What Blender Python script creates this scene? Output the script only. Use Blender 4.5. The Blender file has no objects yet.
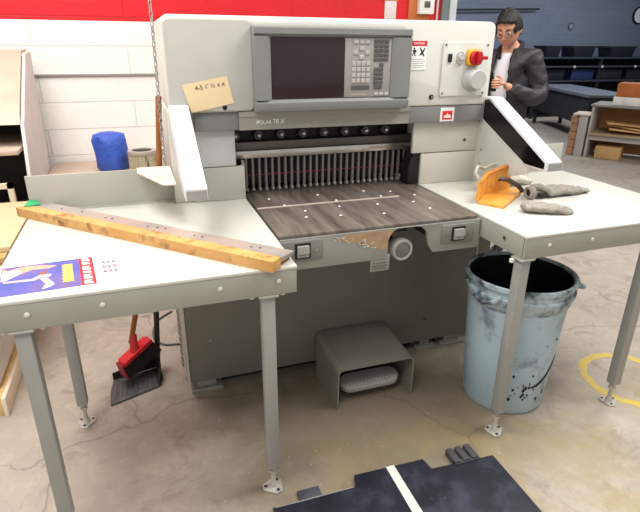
import bpy, bmesh, math, random
from mathutils import Vector, Matrix
random.seed(7)
SC = bpy.context.scene
COL = SC.collection
V = Vector
PI = math.pi

# ------------------------------------------------------------------ materials
def lin(c):
    return tuple(((v/255)/12.92 if v/255 <= .04045 else ((v/255+.055)/1.055)**2.4) for v in c)

MATS = {}
def mat(name, col, rough=.5, metal=0, var=.06, scale=6, bump=0, bscale=60, spec=.5, col2=None, stain=None,
        stretch=None, emit=None, trans=0, wear=None, coat=0):
    """principled material: colour broken up by noise, optional second colour, stain and bump"""
    if name in MATS: return MATS[name]
    m = bpy.data.materials.new(name); m.use_nodes = True
    nt = m.node_tree; N = nt.nodes; L = nt.links
    b = N['Principled BSDF']
    b.inputs['Roughness'].default_value = rough
    b.inputs['Metallic'].default_value = metal
    b.inputs['Specular IOR Level'].default_value = spec
    b.inputs['Coat Weight'].default_value = coat
    if trans: b.inputs['Transmission Weight'].default_value = trans
    if emit:
        b.inputs['Emission Color'].default_value = (*lin(emit[0]), 1); b.inputs['Emission Strength'].default_value = emit[1]
    c = lin(col)
    tc = N.new('ShaderNodeTexCoord'); mp = N.new('ShaderNodeMapping')
    L.new(tc.outputs['Object'], mp.inputs['Vector'])
    if stretch: mp.inputs['Scale'].default_value = stretch
    nz = N.new('ShaderNodeTexNoise'); nz.inputs['Scale'].default_value = scale; nz.inputs['Detail'].default_value = 6
    L.new(mp.outputs[0], nz.inputs['Vector'])
    mr = N.new('ShaderNodeMapRange'); mr.inputs['From Min'].default_value = .3; mr.inputs['From Max'].default_value = .7
    L.new(nz.outputs['Fac'], mr.inputs['Value'])
    mx = N.new('ShaderNodeMix'); mx.data_type = 'RGBA'
    c2 = lin(col2) if col2 else tuple(min(1, v*(1+var*2)) for v in c)
    c1 = c if col2 else tuple(v*(1-var*2) for v in c)
    mx.inputs['A'].default_value = (*c1, 1); mx.inputs['B'].default_value = (*c2, 1)
    L.new(mr.outputs[0], mx.inputs['Factor'])
    out = mx.outputs['Result']
    for st in ([stain] if stain else []) + ([wear] if wear else []):
        sc_, colr, lo, hi = st
        n2 = N.new('ShaderNodeTexNoise'); n2.inputs['Scale'].default_value = sc_; n2.inputs['Detail'].default_value = 9
        n2.inputs['Roughness'].default_value = .65
        L.new(mp.outputs[0], n2.inputs['Vector'])
        r2 = N.new('ShaderNodeMapRange'); r2.inputs['From Min'].default_value = lo; r2.inputs['From Max'].default_value = hi
        L.new(n2.outputs['Fac'], r2.inputs['Value'])
        m2 = N.new('ShaderNodeMix'); m2.data_type = 'RGBA'
        L.new(r2.outputs[0], m2.inputs['Factor']); L.new(out, m2.inputs['A']); m2.inputs['B'].default_value = (*lin(colr), 1)
        out = m2.outputs['Result']
    L.new(out, b.inputs['Base Color'])
    if bump:
        nb = N.new('ShaderNodeTexNoise'); nb.inputs['Scale'].default_value = bscale; nb.inputs['Detail'].default_value = 5
        L.new(mp.outputs[0], nb.inputs['Vector'])
        bp = N.new('ShaderNodeBump'); bp.inputs['Strength'].default_value = bump; bp.inputs['Distance'].default_value = .02
        L.new(nb.outputs['Fac'], bp.inputs['Height']); L.new(bp.outputs[0], b.inputs['Normal'])
    MATS[name] = m
    return m

# ------------------------------------------------------------------ mesh builder (world coordinates)
class MB:
    def __init__(s): s.bm = bmesh.new(); s.mi = 0
    def _fin(s, faces):
        for f in faces: f.material_index = s.mi
        return s
    def box(s, x0, x1, y0, y1, z0, z1, bev=0, M=None, seg=2):
        r = bmesh.ops.create_cube(s.bm, size=1)
        vs = r['verts']
        for v in vs:
            v.co = V((x0+(v.co.x+.5)*(x1-x0), y0+(v.co.y+.5)*(y1-y0), z0+(v.co.z+.5)*(z1-z0)))
            if M: v.co = M @ v.co
        fs = list({f for v in vs for f in v.link_faces})
        s._fin(fs)
        if bev:
            es = list({e for v in vs for e in v.link_edges})
            r = bmesh.ops.bevel(s.bm, geom=es, offset=bev, segments=seg, affect='EDGES', profile=.5)
            s._fin(r['faces'])
        return s
    def prism(s, pts, axis, a, b, bev=0, M=None, seg=2):
        """polygon pts in the plane normal to axis, extruded a..b"""
        def P(p, t):
            q = {'x': (t, p[0], p[1]), 'y': (p[0], t, p[1]), 'z': (p[0], p[1], t)}[axis]
            q = V(q); return M @ q if M else q
        va = [s.bm.verts.new(P(p, a)) for p in pts]; vb = [s.bm.verts.new(P(p, b)) for p in pts]
        fs = [s.bm.faces.new(va), s.bm.faces.new(vb[::-1])]
        n = len(pts)
        for i in range(n): fs.append(s.bm.faces.new((va[i], vb[i], vb[(i+1) % n], va[(i+1) % n])))
        bmesh.ops.recalc_face_normals(s.bm, faces=fs)
        s._fin(fs)
        if bev:
            es = list({e for f in fs[:2] for e in f.edges})
            r = bmesh.ops.bevel(s.bm, geom=es, offset=bev, segments=seg, affect='EDGES', profile=.5)
            s._fin(r['faces'])
        return s
    def tube(s, pts, r, seg=10, caps=True, flat=1.0, closed=False):
        pts = [V(p) for p in pts]; n = len(pts)
        rs = r if isinstance(r, (list, tuple)) else [r]*n
        rings = []; up = None
        for i, p in enumerate(pts):
            if closed: t = (pts[(i+1) % n]-pts[i-1])
            else: t = (pts[min(i+1, n-1)]-pts[max(i-1, 0)])
            t.normalize()
            if up is None: up = V((0, 0, 1)) if abs(t.z) < .9 else V((0, 1, 0))
            a = t.cross(up); a.normalize(); b = a.cross(t); b.normalize(); up = b
            rings.append([s.bm.verts.new(p+rs[i]*(math.cos(2*PI*k/seg)*a+flat*math.sin(2*PI*k/seg)*b)) for k in range(seg)])
        fs = []
        for i in range(n if closed else n-1):
            A = rings[i]; B = rings[(i+1) % n]
            for k in range(seg): fs.append(s.bm.faces.new((A[k], A[(k+1) % seg], B[(k+1) % seg], B[k])))
        if caps and not closed: fs += [s.bm.faces.new(rings[0][::-1]), s.bm.faces.new(rings[-1])]
        bmesh.ops.recalc_face_normals(s.bm, faces=fs)
        return s._fin(fs)
    def cyl(s, p0, p1, r0, r1=None, seg=20): return s.tube([p0, p1], [r0, r0 if r1 is None else r1], seg)
    def lathe(s, c, prof, seg=40, axis='z', closed=False, dent=None):
        c = V(c); rings = []
        for (r, z) in prof:
            ring = []
            for k in range(seg):
                a = 2*PI*k/seg; rr = r*(dent(a, z) if dent else 1)
                q = {'z': V((rr*math.cos(a), rr*math.sin(a), z)), 'y': V((rr*math.cos(a), z, rr*math.sin(a))),
                     'x': V((z, rr*math.cos(a), rr*math.sin(a)))}[axis]
                ring.append(s.bm.verts.new(c+q))
            rings.append(ring)
        fs = []
        for A, B in zip(rings, rings[1:]+([rings[0]] if closed else [])):
            for k in range(seg): fs.append(s.bm.faces.new((A[k], A[(k+1) % seg], B[(k+1) % seg], B[k])))
        if not closed:
            fs += [s.bm.faces.new(rings[0][::-1]), s.bm.faces.new(rings[-1])]
        bmesh.ops.recalc_face_normals(s.bm, faces=fs)
        return s._fin(fs)
    def ball(s, c, r, seg=14, M=None):
        r = r if isinstance(r, (list, tuple)) else (r, r, r)
        q = bmesh.ops.create_uvsphere(s.bm, u_segments=seg, v_segments=max(6, seg*2//3), radius=1)
        for v in q['verts']:
            p = V((v.co.x*r[0], v.co.y*r[1], v.co.z*r[2]))
            v.co = V(c)+(M @ p if M else p)
        return s._fin({f for v in q['verts'] for f in v.link_faces})
    def poly(s, pts, th=V((0, 0, .001))):
        va = [s.bm.verts.new(V(p)) for p in pts]; vb = [s.bm.verts.new(V(p)+th) for p in pts]
        fs = [s.bm.faces.new(va), s.bm.faces.new(vb[::-1])]; n = len(pts)
        for i in range(n): fs.append(s.bm.faces.new((va[i], vb[i], vb[(i+1) % n], va[(i+1) % n])))
        bmesh.ops.recalc_face_normals(s.bm, faces=fs)
        return s._fin(fs)
    def add_mesh(s, me):
        s.bm.from_mesh(me); return s
    def build(s, name, mats, parent=None, label=None, cat=None, group=None, kind=None, smooth=True, angle=35):
        if not isinstance(mats, (list, tuple)): mats = [mats]
        bm = s.bm
        if parent: o0 = V(parent['_o'])
        else:
            xs = [v.co for v in bm.verts]
            o0 = V(((min(p.x for p in xs)+max(p.x for p in xs))/2, (min(p.y for p in xs)+max(p.y for p in xs))/2, min(p.z for p in xs)))
        for v in bm.verts: v.co -= o0
        me = bpy.data.meshes.new(name); bm.to_mesh(me); bm.free()
        for m in mats: me.materials.append(m)
        if smooth:
            me.shade_smooth(); me.set_sharp_from_angle(angle=math.radians(angle))
        o = bpy.data.objects.new(name, me); COL.objects.link(o)
        o['_o'] = tuple(o0)
        if parent: o.parent = parent
        else: o.location = o0
        return tag(o, label, cat, group, kind)

def tag(o, label=None, cat=None, group=None, kind=None):
    if label: o['label'] = label
    if cat: o['category'] = cat
    if group: o['group'] = group
    if kind: o['kind'] = kind
    return o
def root(name, loc, label, cat, group=None):
    o = bpy.data.objects.new(name, None); COL.objects.link(o); o.location = loc; o['_o'] = tuple(loc)
    o.empty_display_size = .1
    return tag(o, label, cat, group)
def kids(o): return [c for c in bpy.data.objects if c.parent == o]
def copy_tree(o, parent=None, off=None, label=None):
    c = o.copy(); COL.objects.link(c)
    if parent: c.parent = parent
    if off is not None: c.location = o.location + V(off)
    if label: c['label'] = label
    for ch in kids(o): copy_tree(ch, c)
    return c
def text_mesh(txt, size, M, extrude=.0006, font_bold=0):
    cu = bpy.data.curves.new('t', 'FONT'); cu.body = txt; cu.size = size; cu.extrude = extrude; cu.offset = font_bold
    cu.align_x = 'CENTER'; cu.align_y = 'CENTER'
    o = bpy.data.objects.new('t', cu); COL.objects.link(o)
    bpy.context.view_layer.update()
    me = bpy.data.meshes.new_from_object(o.evaluated_get(bpy.context.evaluated_depsgraph_get()))
    bpy.data.objects.remove(o); bpy.data.curves.remove(cu)
    me.transform(M)
    return me
FRONT = Matrix.Rotation(PI/2, 4, 'X')      # text standing in XZ, read from -Y
def at(x, y, z): return Matrix.Translation((x, y, z))

# ------------------------------------------------------------------ material set
WHT = mat('machine_white', (212, 211, 203), .38, var=.015, scale=2)
CRM = mat('machine_cream', (200, 197, 186), .42, var=.02, scale=3)
LGR = mat('cover_grey', (174, 173, 163), .42, var=.015, scale=3)
GRY = mat('console_grey', (126, 128, 127), .42, var=.02)
DGR = mat('band_grey', (128, 129, 127), .45, var=.02)
BGE = mat('band_beige', (150, 147, 138), .4, var=.03)
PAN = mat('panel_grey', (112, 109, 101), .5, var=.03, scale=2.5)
SKT = mat('skirt_grey', (146, 145, 138), .42, var=.03)
BLK = mat('black_gap', (12, 11, 11), .6, var=.1)
GLS = mat('black_glass', (9, 8, 9), .12, var=.02)
SCR = mat('screen_glass', (38, 24, 26), .16, var=.05, scale=3)
KEY = mat('keypad_panel', (152, 148, 145), .5, var=.02)
KYW = mat('key_light', (176, 171, 168), .5, var=.02)
KYD = mat('key_dark', (84, 81, 80), .5, var=.03)
BED = mat('bed_steel', (96, 84, 77), .33, metal=.25, col2=(150, 139, 129), scale=5, stretch=(10, 1.2, 1), stain=(2.5, (70, 61, 56), .44, .68), bump=.05)
STL = mat('steel', (176, 172, 166), .28, metal=.9, var=.05)
DST = mat('dark_steel', (72, 66, 64), .38, metal=.7, var=.1)
TOP = mat('table_top', (200, 199, 189), .33, var=.012, scale=4, stain=(9, (205, 204, 192), .62, .85))
APR = mat('table_edge', (154, 153, 141), .42, var=.02, scale=5)
LEG = mat('leg_grey', (150, 150, 145), .42, var=.02)
ZNC = mat('zinc', (186, 183, 174), .4, metal=.3, var=.08, scale=40)
WD1 = mat('yellow_wood', (206, 148, 62), .5, col2=(226, 176, 92), scale=9, stretch=(1, 1, 6), stain=(14, (150, 96, 40), .6, .78))
WD2 = mat('dark_wood', (104, 62, 34), .55, col2=(140, 88, 48), scale=8)
WHD = mat('broom_wood', (120, 72, 28), .5, col2=(156, 98, 44), scale=12, stretch=(1, 1, .2))
CRD = mat('cardboard', (196, 156, 104), .8, var=.05, scale=5)
CR2 = mat('cardboard_pale', (222, 186, 130), .8, var=.03, scale=5)
RED = mat('red_plastic', (200, 26, 34), .35, var=.05)
BKP = mat('black_plastic', (26, 25, 27), .45, var=.15, scale=12)

# ------------------------------------------------------------------ setting
def floor_mat():
    m = bpy.data.materials.new('concrete_floor'); m.use_nodes = True
    nt = m.node_tree; N = nt.nodes; L = nt.links; b = N['Principled BSDF']
    g = N.new('ShaderNodeNewGeometry')
    def noise(sc, det=8, rough=.6, dist=0):
        n = N.new('ShaderNodeTexNoise'); n.inputs['Scale'].default_value = sc; n.inputs['Detail'].default_value = det
        n.inputs['Roughness'].default_value = rough; n.inputs['Distortion'].default_value = dist
        L.new(g.outputs['Position'], n.inputs['Vector']); return n.outputs['Fac']
    def rng(x, lo, hi, a=0, z=1):
        r = N.new('ShaderNodeMapRange'); r.inputs['From Min'].default_value = lo; r.inputs['From Max'].default_value = hi
        r.inputs['To Min'].default_value = a; r.inputs['To Max'].default_value = z; L.new(x, r.inputs['Value']); return r.outputs[0]
    def mix(f, a, bb):
        x = N.new('ShaderNodeMix'); x.data_type = 'RGBA'; L.new(f, x.inputs['Factor'])
        for s, v in (('A', a), ('B', bb)):
            if isinstance(v, tuple): x.inputs[s].default_value = (*lin(v), 1)
            else: L.new(v, x.inputs[s])
        return x.outputs['Result']
    def mul(a, bb):
        x = N.new('ShaderNodeMath'); x.operation = 'MULTIPLY'; L.new(a, x.inputs[0])
        if isinstance(bb, (int, float)): x.inputs[1].default_value = bb
        else: L.new(bb, x.inputs[1])
        return x.outputs[0]
    c = mix(rng(noise(1.6), .3, .7), (156, 145, 131), (180, 169, 156))
    c = mix(rng(noise(11, 10, .7, .6), .5, .72, 0, .6), c, (192, 182, 166))
    c = mix(rng(noise(4.5, 10, .72, 1.2), .52, .74, 0, .75), c, (112, 103, 90))
    # yellowish old paint by the front of the machine, wearing off
    sx = N.new('ShaderNodeSeparateXYZ'); L.new(g.outputs['Position'], sx.inputs[0])
    band = mul(rng(sx.outputs['Y'], 1.75, 1.45), rng(sx.outputs['X'], .25, .55))
    # darker uneven patch in front of the machine
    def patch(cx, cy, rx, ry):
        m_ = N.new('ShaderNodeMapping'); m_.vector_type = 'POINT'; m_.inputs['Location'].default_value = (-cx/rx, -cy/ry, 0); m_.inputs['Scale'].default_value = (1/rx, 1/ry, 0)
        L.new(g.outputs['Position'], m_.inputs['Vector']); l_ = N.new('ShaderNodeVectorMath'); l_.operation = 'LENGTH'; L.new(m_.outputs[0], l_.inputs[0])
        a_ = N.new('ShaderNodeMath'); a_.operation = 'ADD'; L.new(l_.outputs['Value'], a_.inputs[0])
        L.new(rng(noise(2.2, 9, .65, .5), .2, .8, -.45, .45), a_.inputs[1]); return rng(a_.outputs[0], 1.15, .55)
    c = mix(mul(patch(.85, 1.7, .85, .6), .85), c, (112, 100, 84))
    c = mix(mul(mul(band, rng(noise(3, 9, .7, .8), .4, .62)), .6), c, (158, 138, 88))
    c = mix(rng(noise(45, 4, .6), .66, .74, 0, .5), c, (205, 198, 186))
    # fine cracks
    vo = N.new('ShaderNodeTexVoronoi'); vo.feature = 'DISTANCE_TO_EDGE'; vo.inputs['Scale'].default_value = .8
    ad = N.new('ShaderNodeVectorMath'); ad.operation = 'ADD'
    nn = N.new('ShaderNodeTexNoise'); nn.inputs['Scale'].default_value = 3; nn.inputs['Detail'].default_value = 5
    L.new(g.outputs['Position'], nn.inputs['Vector'])
    sc_ = N.new('ShaderNodeVectorMath'); sc_.operation = 'SCALE'; sc_.inputs['Scale'].default_value = .35
    L.new(nn.outputs['Color'], sc_.inputs[0]); L.new(g.outputs['Position'], ad.inputs[0]); L.new(sc_.outputs[0], ad.inputs[1])
    L.new(ad.outputs[0], vo.inputs['Vector'])
    c = mix(rng(vo.outputs['Distance'], .006, 0, 0, .45), c, (84, 76, 66))
    L.new(c, b.inputs['Base Color'])
    L.new(rng(noise(3), .3, .7, .42, .62), b.inputs['Roughness'])
    bp = N.new('ShaderNodeBump'); bp.inputs['Strength'].default_value = .15; bp.inputs['Distance'].default_value = .01
    L.new(noise(30), bp.inputs['Height']); L.new(bp.outputs[0], b.inputs['Normal'])
    return m

def wall_mat(name, low, high, zline, course, joint, zoff=0, blockw=.4, var=.03, jw=.012, jfac=.6):
    """painted concrete block wall lying in XZ: courses and staggered joints from world position"""
    m = bpy.data.materials.new(name); m.use_nodes = True
    nt = m.node_tree; N = nt.nodes; L = nt.links; b = N['Principled BSDF']; b.inputs['Roughness'].default_value = .55
    g = N.new('ShaderNodeNewGeometry'); sx = N.new('ShaderNodeSeparateXYZ'); L.new(g.outputs['Position'], sx.inputs[0])
    cb = N.new('ShaderNodeCombineXYZ'); L.new(sx.outputs['X'], cb.inputs[0])
    zo = N.new('ShaderNodeMath'); zo.operation = 'ADD'; L.new(sx.outputs['Z'], zo.inputs[0]); zo.inputs[1].default_value = zoff
    L.new(zo.outputs[0], cb.inputs[1])
    br = N.new('ShaderNodeTexBrick'); L.new(cb.outputs[0], br.inputs['Vector'])
    br.inputs['Scale'].default_value = 1; br.inputs['Brick Width'].default_value = blockw; br.inputs['Row Height'].default_value = course
    br.inputs['Mortar Size'].default_value = jw/2; br.inputs['Mortar Smooth'].default_value = .3
    st = N.new('ShaderNodeMath'); st.operation = 'GREATER_THAN'; L.new(sx.outputs['Z'], st.inputs[0]); st.inputs[1].default_value = zline
    mx = N.new('ShaderNodeMix'); mx.data_type = 'RGBA'; L.new(st.outputs[0], mx.inputs['Factor'])
    mx.inputs['A'].default_value = (*lin(low), 1); mx.inputs['B'].default_value = (*lin(high), 1)
    nz = N.new('ShaderNodeTexNoise'); nz.inputs['Scale'].default_value = 3; nz.inputs['Detail'].default_value = 8; L.new(g.outputs['Position'], nz.inputs['Vector'])
    mr = N.new('ShaderNodeMapRange'); L.new(nz.outputs['Fac'], mr.inputs['Value']); mr.inputs['From Min'].default_value = .3; mr.inputs['From Max'].default_value = .7
    mr.inputs['To Min'].default_value = 1-var*2; mr.inputs['To Max'].default_value = 1+var
    sc_ = N.new('ShaderNodeVectorMath'); sc_.operation = 'SCALE'; L.new(mx.outputs['Result'], sc_.inputs[0]); L.new(mr.outputs[0], sc_.inputs['Scale'])
    m2 = N.new('ShaderNodeMix'); m2.data_type = 'RGBA'; L.new(sc_.outputs[0], m2.inputs['A'])
    s2 = N.new('ShaderNodeVectorMath'); s2.operation = 'SCALE'; L.new(sc_.outputs[0], s2.inputs[0]); s2.inputs['Scale'].default_value = joint
    L.new(s2.outputs[0], m2.inputs['B'])
    fm = N.new('ShaderNodeMath'); fm.operation = 'MULTIPLY'; L.new(br.outputs['Fac'], fm.inputs[0]); fm.inputs[1].default_value = jfac
    L.new(fm.outputs[0], m2.inputs['Factor']); L.new(m2.outputs['Result'], b.inputs['Base Color'])
    bp = N.new('ShaderNodeBump'); bp.inputs['Strength'].default_value = .4; bp.inputs['Distance'].default_value = .01; bp.invert = True
    L.new(br.outputs['Fac'], bp.inputs['Height'])
    b2 = N.new('ShaderNodeBump'); b2.inputs['Strength'].default_value = .25; b2.inputs['Distance'].default_value = .01
    n3 = N.new('ShaderNodeTexNoise'); n3.inputs['Scale'].default_value = 25; L.new(g.outputs['Position'], n3.inputs['Vector'])
    L.new(n3.outputs['Fac'], b2.inputs['Height']); L.new(bp.outputs[0], b2.inputs['Normal']); L.new(b2.outputs[0], b.inputs['Normal'])
    return m

FARX = 14
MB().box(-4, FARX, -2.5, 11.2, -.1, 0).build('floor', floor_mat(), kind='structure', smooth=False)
MB().box(-4, FARX, -2.5, 11.2, 3.7, 3.8).build('ceiling', mat('ceiling_paint', (205, 205, 203), .8), kind='structure', smooth=False)
WY = 4.5
w = MB(); w.box(-4, 2.68, WY, WY+.22, 0, 3.7)
w.build('wall_left', wall_mat('painted_block_wall', (240, 237, 229), (214, 4, 24), 1.695, .2, .62, zoff=.078, blockw=1.3, jw=.013, jfac=.5), kind='structure', smooth=False)
FY = 10.9
MB().box(2.2, FARX, FY, FY+.2, 0, 3.7).build('wall_back', wall_mat('cold_lit_wall', (116, 124, 140), (116, 124, 140), 9, .2, .8, jfac=.5, jw=.014), kind='structure', smooth=False)  # blue of the cold far-room light is put into the wall colour
MB().box(FARX-.1, FARX, -2.5, FY, 0, 3.7).build('wall_right', wall_mat('grey_side_wall', (118, 126, 140), (118, 126, 140), 9, .2, .8), kind='structure', smooth=False)
MB().box(2.2, 2.3, WY+.22, FY, 0, 3.7).build('wall_side', mat('side_wall_paint', (128, 134, 145), .7), kind='structure', smooth=False)
# door frame where the red wall ends
MB().box(2.68, 2.76, WY-.03, WY+.25, 0, 3.7, .006).build('trim_1', mat('post_grey', (108, 116, 116), .5), kind='structure')
MB().box(2.76, 2.86, WY+.02, WY+.2, 0, 3.7, .004).build('trim_2', mat('jamb_white', (205, 210, 214), .5), kind='structure')

# ------------------------------------------------------------------ guillotine cutter
cut = root('paper_cutter', (.86, 2.4, 0), 'large grey and white industrial paper cutting machine with screen console and steel bed', 'cutting machine')
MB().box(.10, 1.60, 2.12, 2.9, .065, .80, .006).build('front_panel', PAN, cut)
MB().box(.092, .0995, 2.118, 2.9, .065, .9, .002).build('side_panel', CRM, cut)
MB().box(1.6005, 1.608, 2.118, 2.9, .065, .9, .002).build('side_panel', CRM, cut)
FM = mat('foot_steel', (150, 148, 140), .45, metal=.3)
for x0, x1 in ((.10, .25), (1.30, 1.42), (1.45, 1.60)): MB().box(x0, x1, 2.125, 2.26, .0, .022, .004).box(x0+.03, x1-.03, 2.15, 2.23, .020, .066).build('machine_foot', FM, cut)
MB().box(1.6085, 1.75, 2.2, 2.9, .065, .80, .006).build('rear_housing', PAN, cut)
MB().box(.14, 1.56, 2.2, 2.86, .0, .07).build('plinth', BLK, cut)
for x, z in ((.205, .285), (1.33, .2)): MB().cyl((x, 2.113, z), (x, 2.121, z), .007).build('panel_bolt', STL, cut)
# rear housing below the head at both sides
hs = MB()
hs.box(.12, .385, 2.252, 2.9, .908, 1.29, .004).box(1.30, 1.60, 2.252, 2.9, .908, 1.29, .004)
hs.box(.385, 1.30, 2.86, 2.9, .9, 1.29)
hs.build('housing', CRM, cut)
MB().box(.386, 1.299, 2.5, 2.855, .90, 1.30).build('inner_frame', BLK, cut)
# blocks beside the opening
def block(x0, x1, z0, z1, m, scr=None):
    b = MB(); b.box(x0, x1, 2.235, 2.254, z0, z1, .004); o = b.build('side_cover', m, cut)
    if scr: MB().cyl((scr[0], 2.232, scr[1]), (scr[0], 2.236, scr[1]), .007).build('screw', DST, o)
block(.21, .388, 1.058, 1.212, mat('cover_blue_grey', (186, 190, 190), .42))
block(.20, .424, .907, 1.055, LGR)
block(1.243, 1.615, 1.062, 1.208, CRM, (1.53, 1.115))
block(1.295, 1.615, .907, 1.058, CRM)
MB().prism([(1.235, .91), (1.292, .91), (1.292, 1.06), (1.265, 1.085), (1.235, 1.0)], 'y', 2.245, 2.33, .003).build('knife_guard', BLK, cut)
# head
hd = MB()
def rrect(x0, x1, z0, z1, r, n=6):
    out = []
    for cx, cz, a0 in ((x1-r, z1-r, 0), (x0+r, z1-r, 90), (x0+r, z0+r, 180), (x1-r, z0+r, 270)):
        for k in range(n+1):
            a = math.radians(a0+90*k/n); out.append((cx+r*math.cos(a), cz+r*math.sin(a)))
    return out
hd.prism(rrect(.124, 1.612, 1.288, 1.650, .032), 'y', 2.2, 2.9, .008)
head = hd.build('head', WHT, cut)
MB().prism(rrect(.132, .467, 1.293, 1.637, .022), 'y', 2.184, 2.2005, .006, seg=3).build('head_cover', mat('head_cover_grey', (182, 181, 173), .4, var=.012, scale=2), head)
MB().box(.47, 1.14, 2.188, 2.2005, 1.612, 1.636, .004).build('top_strip', WHT, head)
# bands under the head
MB().box(.222, .402, 2.205, 2.26, 1.213, 1.289, .004).build('band', DGR, cut)
MB().box(1.19, 1.617, 2.205, 2.26, 1.211, 1.287, .004).build('band', DGR, cut)
bd = MB(); bd.prism([(2.196, 1.213), (2.196, 1.262), (2.19, 1.268), (2.19, 1.289), (2.26, 1.289), (2.26, 1.213)], 'x', .402, 1.19)
band = bd.build('band', BGE, cut)
t = MB(); t.add_mesh(text_mesh('POLAR', .021, at(.508, 2.1955, 1.243) @ FRONT, font_bold=.0006)).add_mesh(text_mesh('78 X', .026, at(.572, 2.1955, 1.244) @ FRONT, font_bold=.0006))
t.build('lettering', mat('lettering_white', (235, 235, 230), .5), band, smooth=False)
# logo sticker on the right band
lg = MB(); lg.box(1.360, 1.434, 2.2015, 2.2045, 1.214, 1.277)
lg.mi = 1; lg.box(1.370, 1.424, 2.2005, 2.2016, 1.222, 1.262)
lg.mi = 0; lg.prism([(1.378, 1.230), (1.378, 1.238), (1.387, 1.244), (1.390, 1.240), (1.397, 1.255), (1.403, 1.240), (1.408, 1.248), (1.417, 1.236), (1.417, 1.230)], 'y', 2.1998, 2.2006)
lg.build('logo_sticker', [mat('sticker_white', (240, 240, 236), .4), mat('sticker_red', (226, 34, 34), .4)], cut)
# console
con = MB()
X0, X1, Z0, Z1 = .464, 1.146, 1.288, 1.612
YF = 2.128
a0, a1, b0, b1 = .531, 1.058, 1.338, 1.577
P = [(YF+.016, Z0), (YF, Z0+.016), (YF, Z1-.004), (YF+.004, Z1), (2.199, Z1), (2.199, Z0)]
def frame_face(x0, x1, z0, z1): con.box(x0, x1, YF, 2.199, z0, z1)
con.prism([(YF+.02, Z0), (YF+.006, Z0+.004), (YF, Z0+.018), (YF, b0-.012), (YF+.014, b0), (2.199, b0), (2.199, Z0)], 'x', X0, X1)
con.prism([(YF+.014, b1), (YF, b1+.010), (YF, Z1-.004), (YF+.004, Z1), (2.199, Z1), (2.199, b1)], 'x', X0, X1)
con.prism([(X0, YF), (a0-.026, YF), (a0, YF+.014), (a0, 2.199), (X0, 2.199)], 'z', b0-.001, b1+.001)
con.prism([(X1, YF), (a1+.024, YF), (a1, YF+.014), (a1, 2.199), (X1, 2.199)], 'z', b0-.001, b1+.001)
con.box(a0-.002, a1+.002, YF+.02, 2.198, b0-.002, b1+.002)
console = con.build('console', GRY, cut)
MB().box(.533, .843, YF+.013, YF+.021, b0+.003, b1-.003, .002).build('screen', SCR, console)
MB().box(.845, 1.056, YF+.012, YF+.021, b0+.003, b1-.003, .002).build('keypad', KEY, console)
keys = []
def key(x, z, w_, h_, m):
    k = MB(); k.box(x-w_/2, x+w_/2, YF+.008, YF+.013, z-h_/2, z+h_/2, .002, seg=1); keys.append(k.build('key', m, console))
for i in range(3): key(.893+i*.026, 1.560, .021, .016, KYW)
for dx, dz in ((0, .016), (-.026, 0), (.026, 0), (0, -.018)): key(.919+dx, 1.520+dz-.002, .020, .016, KYW)
for r in range(4):
    for c in range(4): key(.886+c*.0215, 1.475-r*.0225, .018, .018, KYW)
key(.917, 1.381, .084, .019, KYD)
for r in range(5):
    for c in range(3): key(.985+c*.0235, 1.562-r*.0175, .0205, .015, KYD)
for r in range(4):
    for c in range(2): key(.987+c*.0235, 1.452-r*.0175, .0205, .015, KYD)
key(1.012, 1.470, .02, .016, KYD); key(.999, 1.382, .038, .02, KYD)
for i in range(3): key(.992+i*.024, 1.352, .02, .012, KYW)
MB().box(.875, .945, YF+.011, YF+.0125, 1.350, 1.354).build('key_legend', mat('legend_gold', (186, 176, 128), .5), console)
# control plate on the right of the head
cp = MB(); cp.prism(rrect(1.340, 1.583, 1.330, 1.563, .006), 'y', 2.193, 2.2003, .001)
plate = cp.build('control_plate', mat('plate_white', (208, 208, 200), .4), cut)
for x in (1.352, 1.572):
    for z in (1.342, 1.551): MB().cyl((x, 2.190, z), (x, 2.1935, z), .004, seg=10).build('plate_screw', DST, plate)
MB().box(1.366, 1.386, 2.186, 2.1935, 1.478, 1.514, .003).build('rocker_switch', BLK, plate)
q = MB(); q.box(1.412, 1.444, 2.184, 2.1935, 1.470, 1.520, .008).cyl((1.428, 2.172, 1.500), (1.428, 2.186, 1.500), .012, .012)
q.build('key_switch', mat('switch_chrome', (196, 196, 190), .3, metal=.3), plate)
MB().box(1.461, 1.535, 2.176, 2.1935, 1.462, 1.535, .012, seg=3).build('switch_base', mat('switch_yellow', (238, 176, 30), .4), plate)
q = MB(); q.lathe((1.500, 0, 1.497), [(.032, 2.176), (.032, 2.160), (.028, 2.156)], axis='y', seg=28).box(1.492, 1.508, 2.134, 2.158, 1.470, 1.524, .003)
q.box(1.500, 1.542, 2.136, 2.152, 1.490, 1.505, .004)
q.build('main_switch', mat('switch_red', (176, 18, 28), .35), plate)
q = MB(); q.lathe((1.503, 0, 1.403), [(.053, 2.193), (.053, 2.180), (.047, 2.176), (.045, 2.142), (.040, 2.134)], axis='y', seg=36)
q.build('dial', mat('dial_grey', (172, 174, 170), .42), plate)
q = MB(); q.lathe((1.300, 0, 1.327), [(.011, 2.2), (.011, 2.194), (.009, 2.192)], axis='y', seg=20); q.mi = 1; q.box(1.296, 1.304, 2.190, 2.1925, 1.322, 1.332)
q.build('key_lock', [BLK, STL], head)
q = MB(); q.lathe((.345, 0, 1.308), [(.010, 2.1845), (.010, 2.1838), (.006, 2.1835)], axis='y', seg=20); q.build('key_lock', BLK, head)
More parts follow.
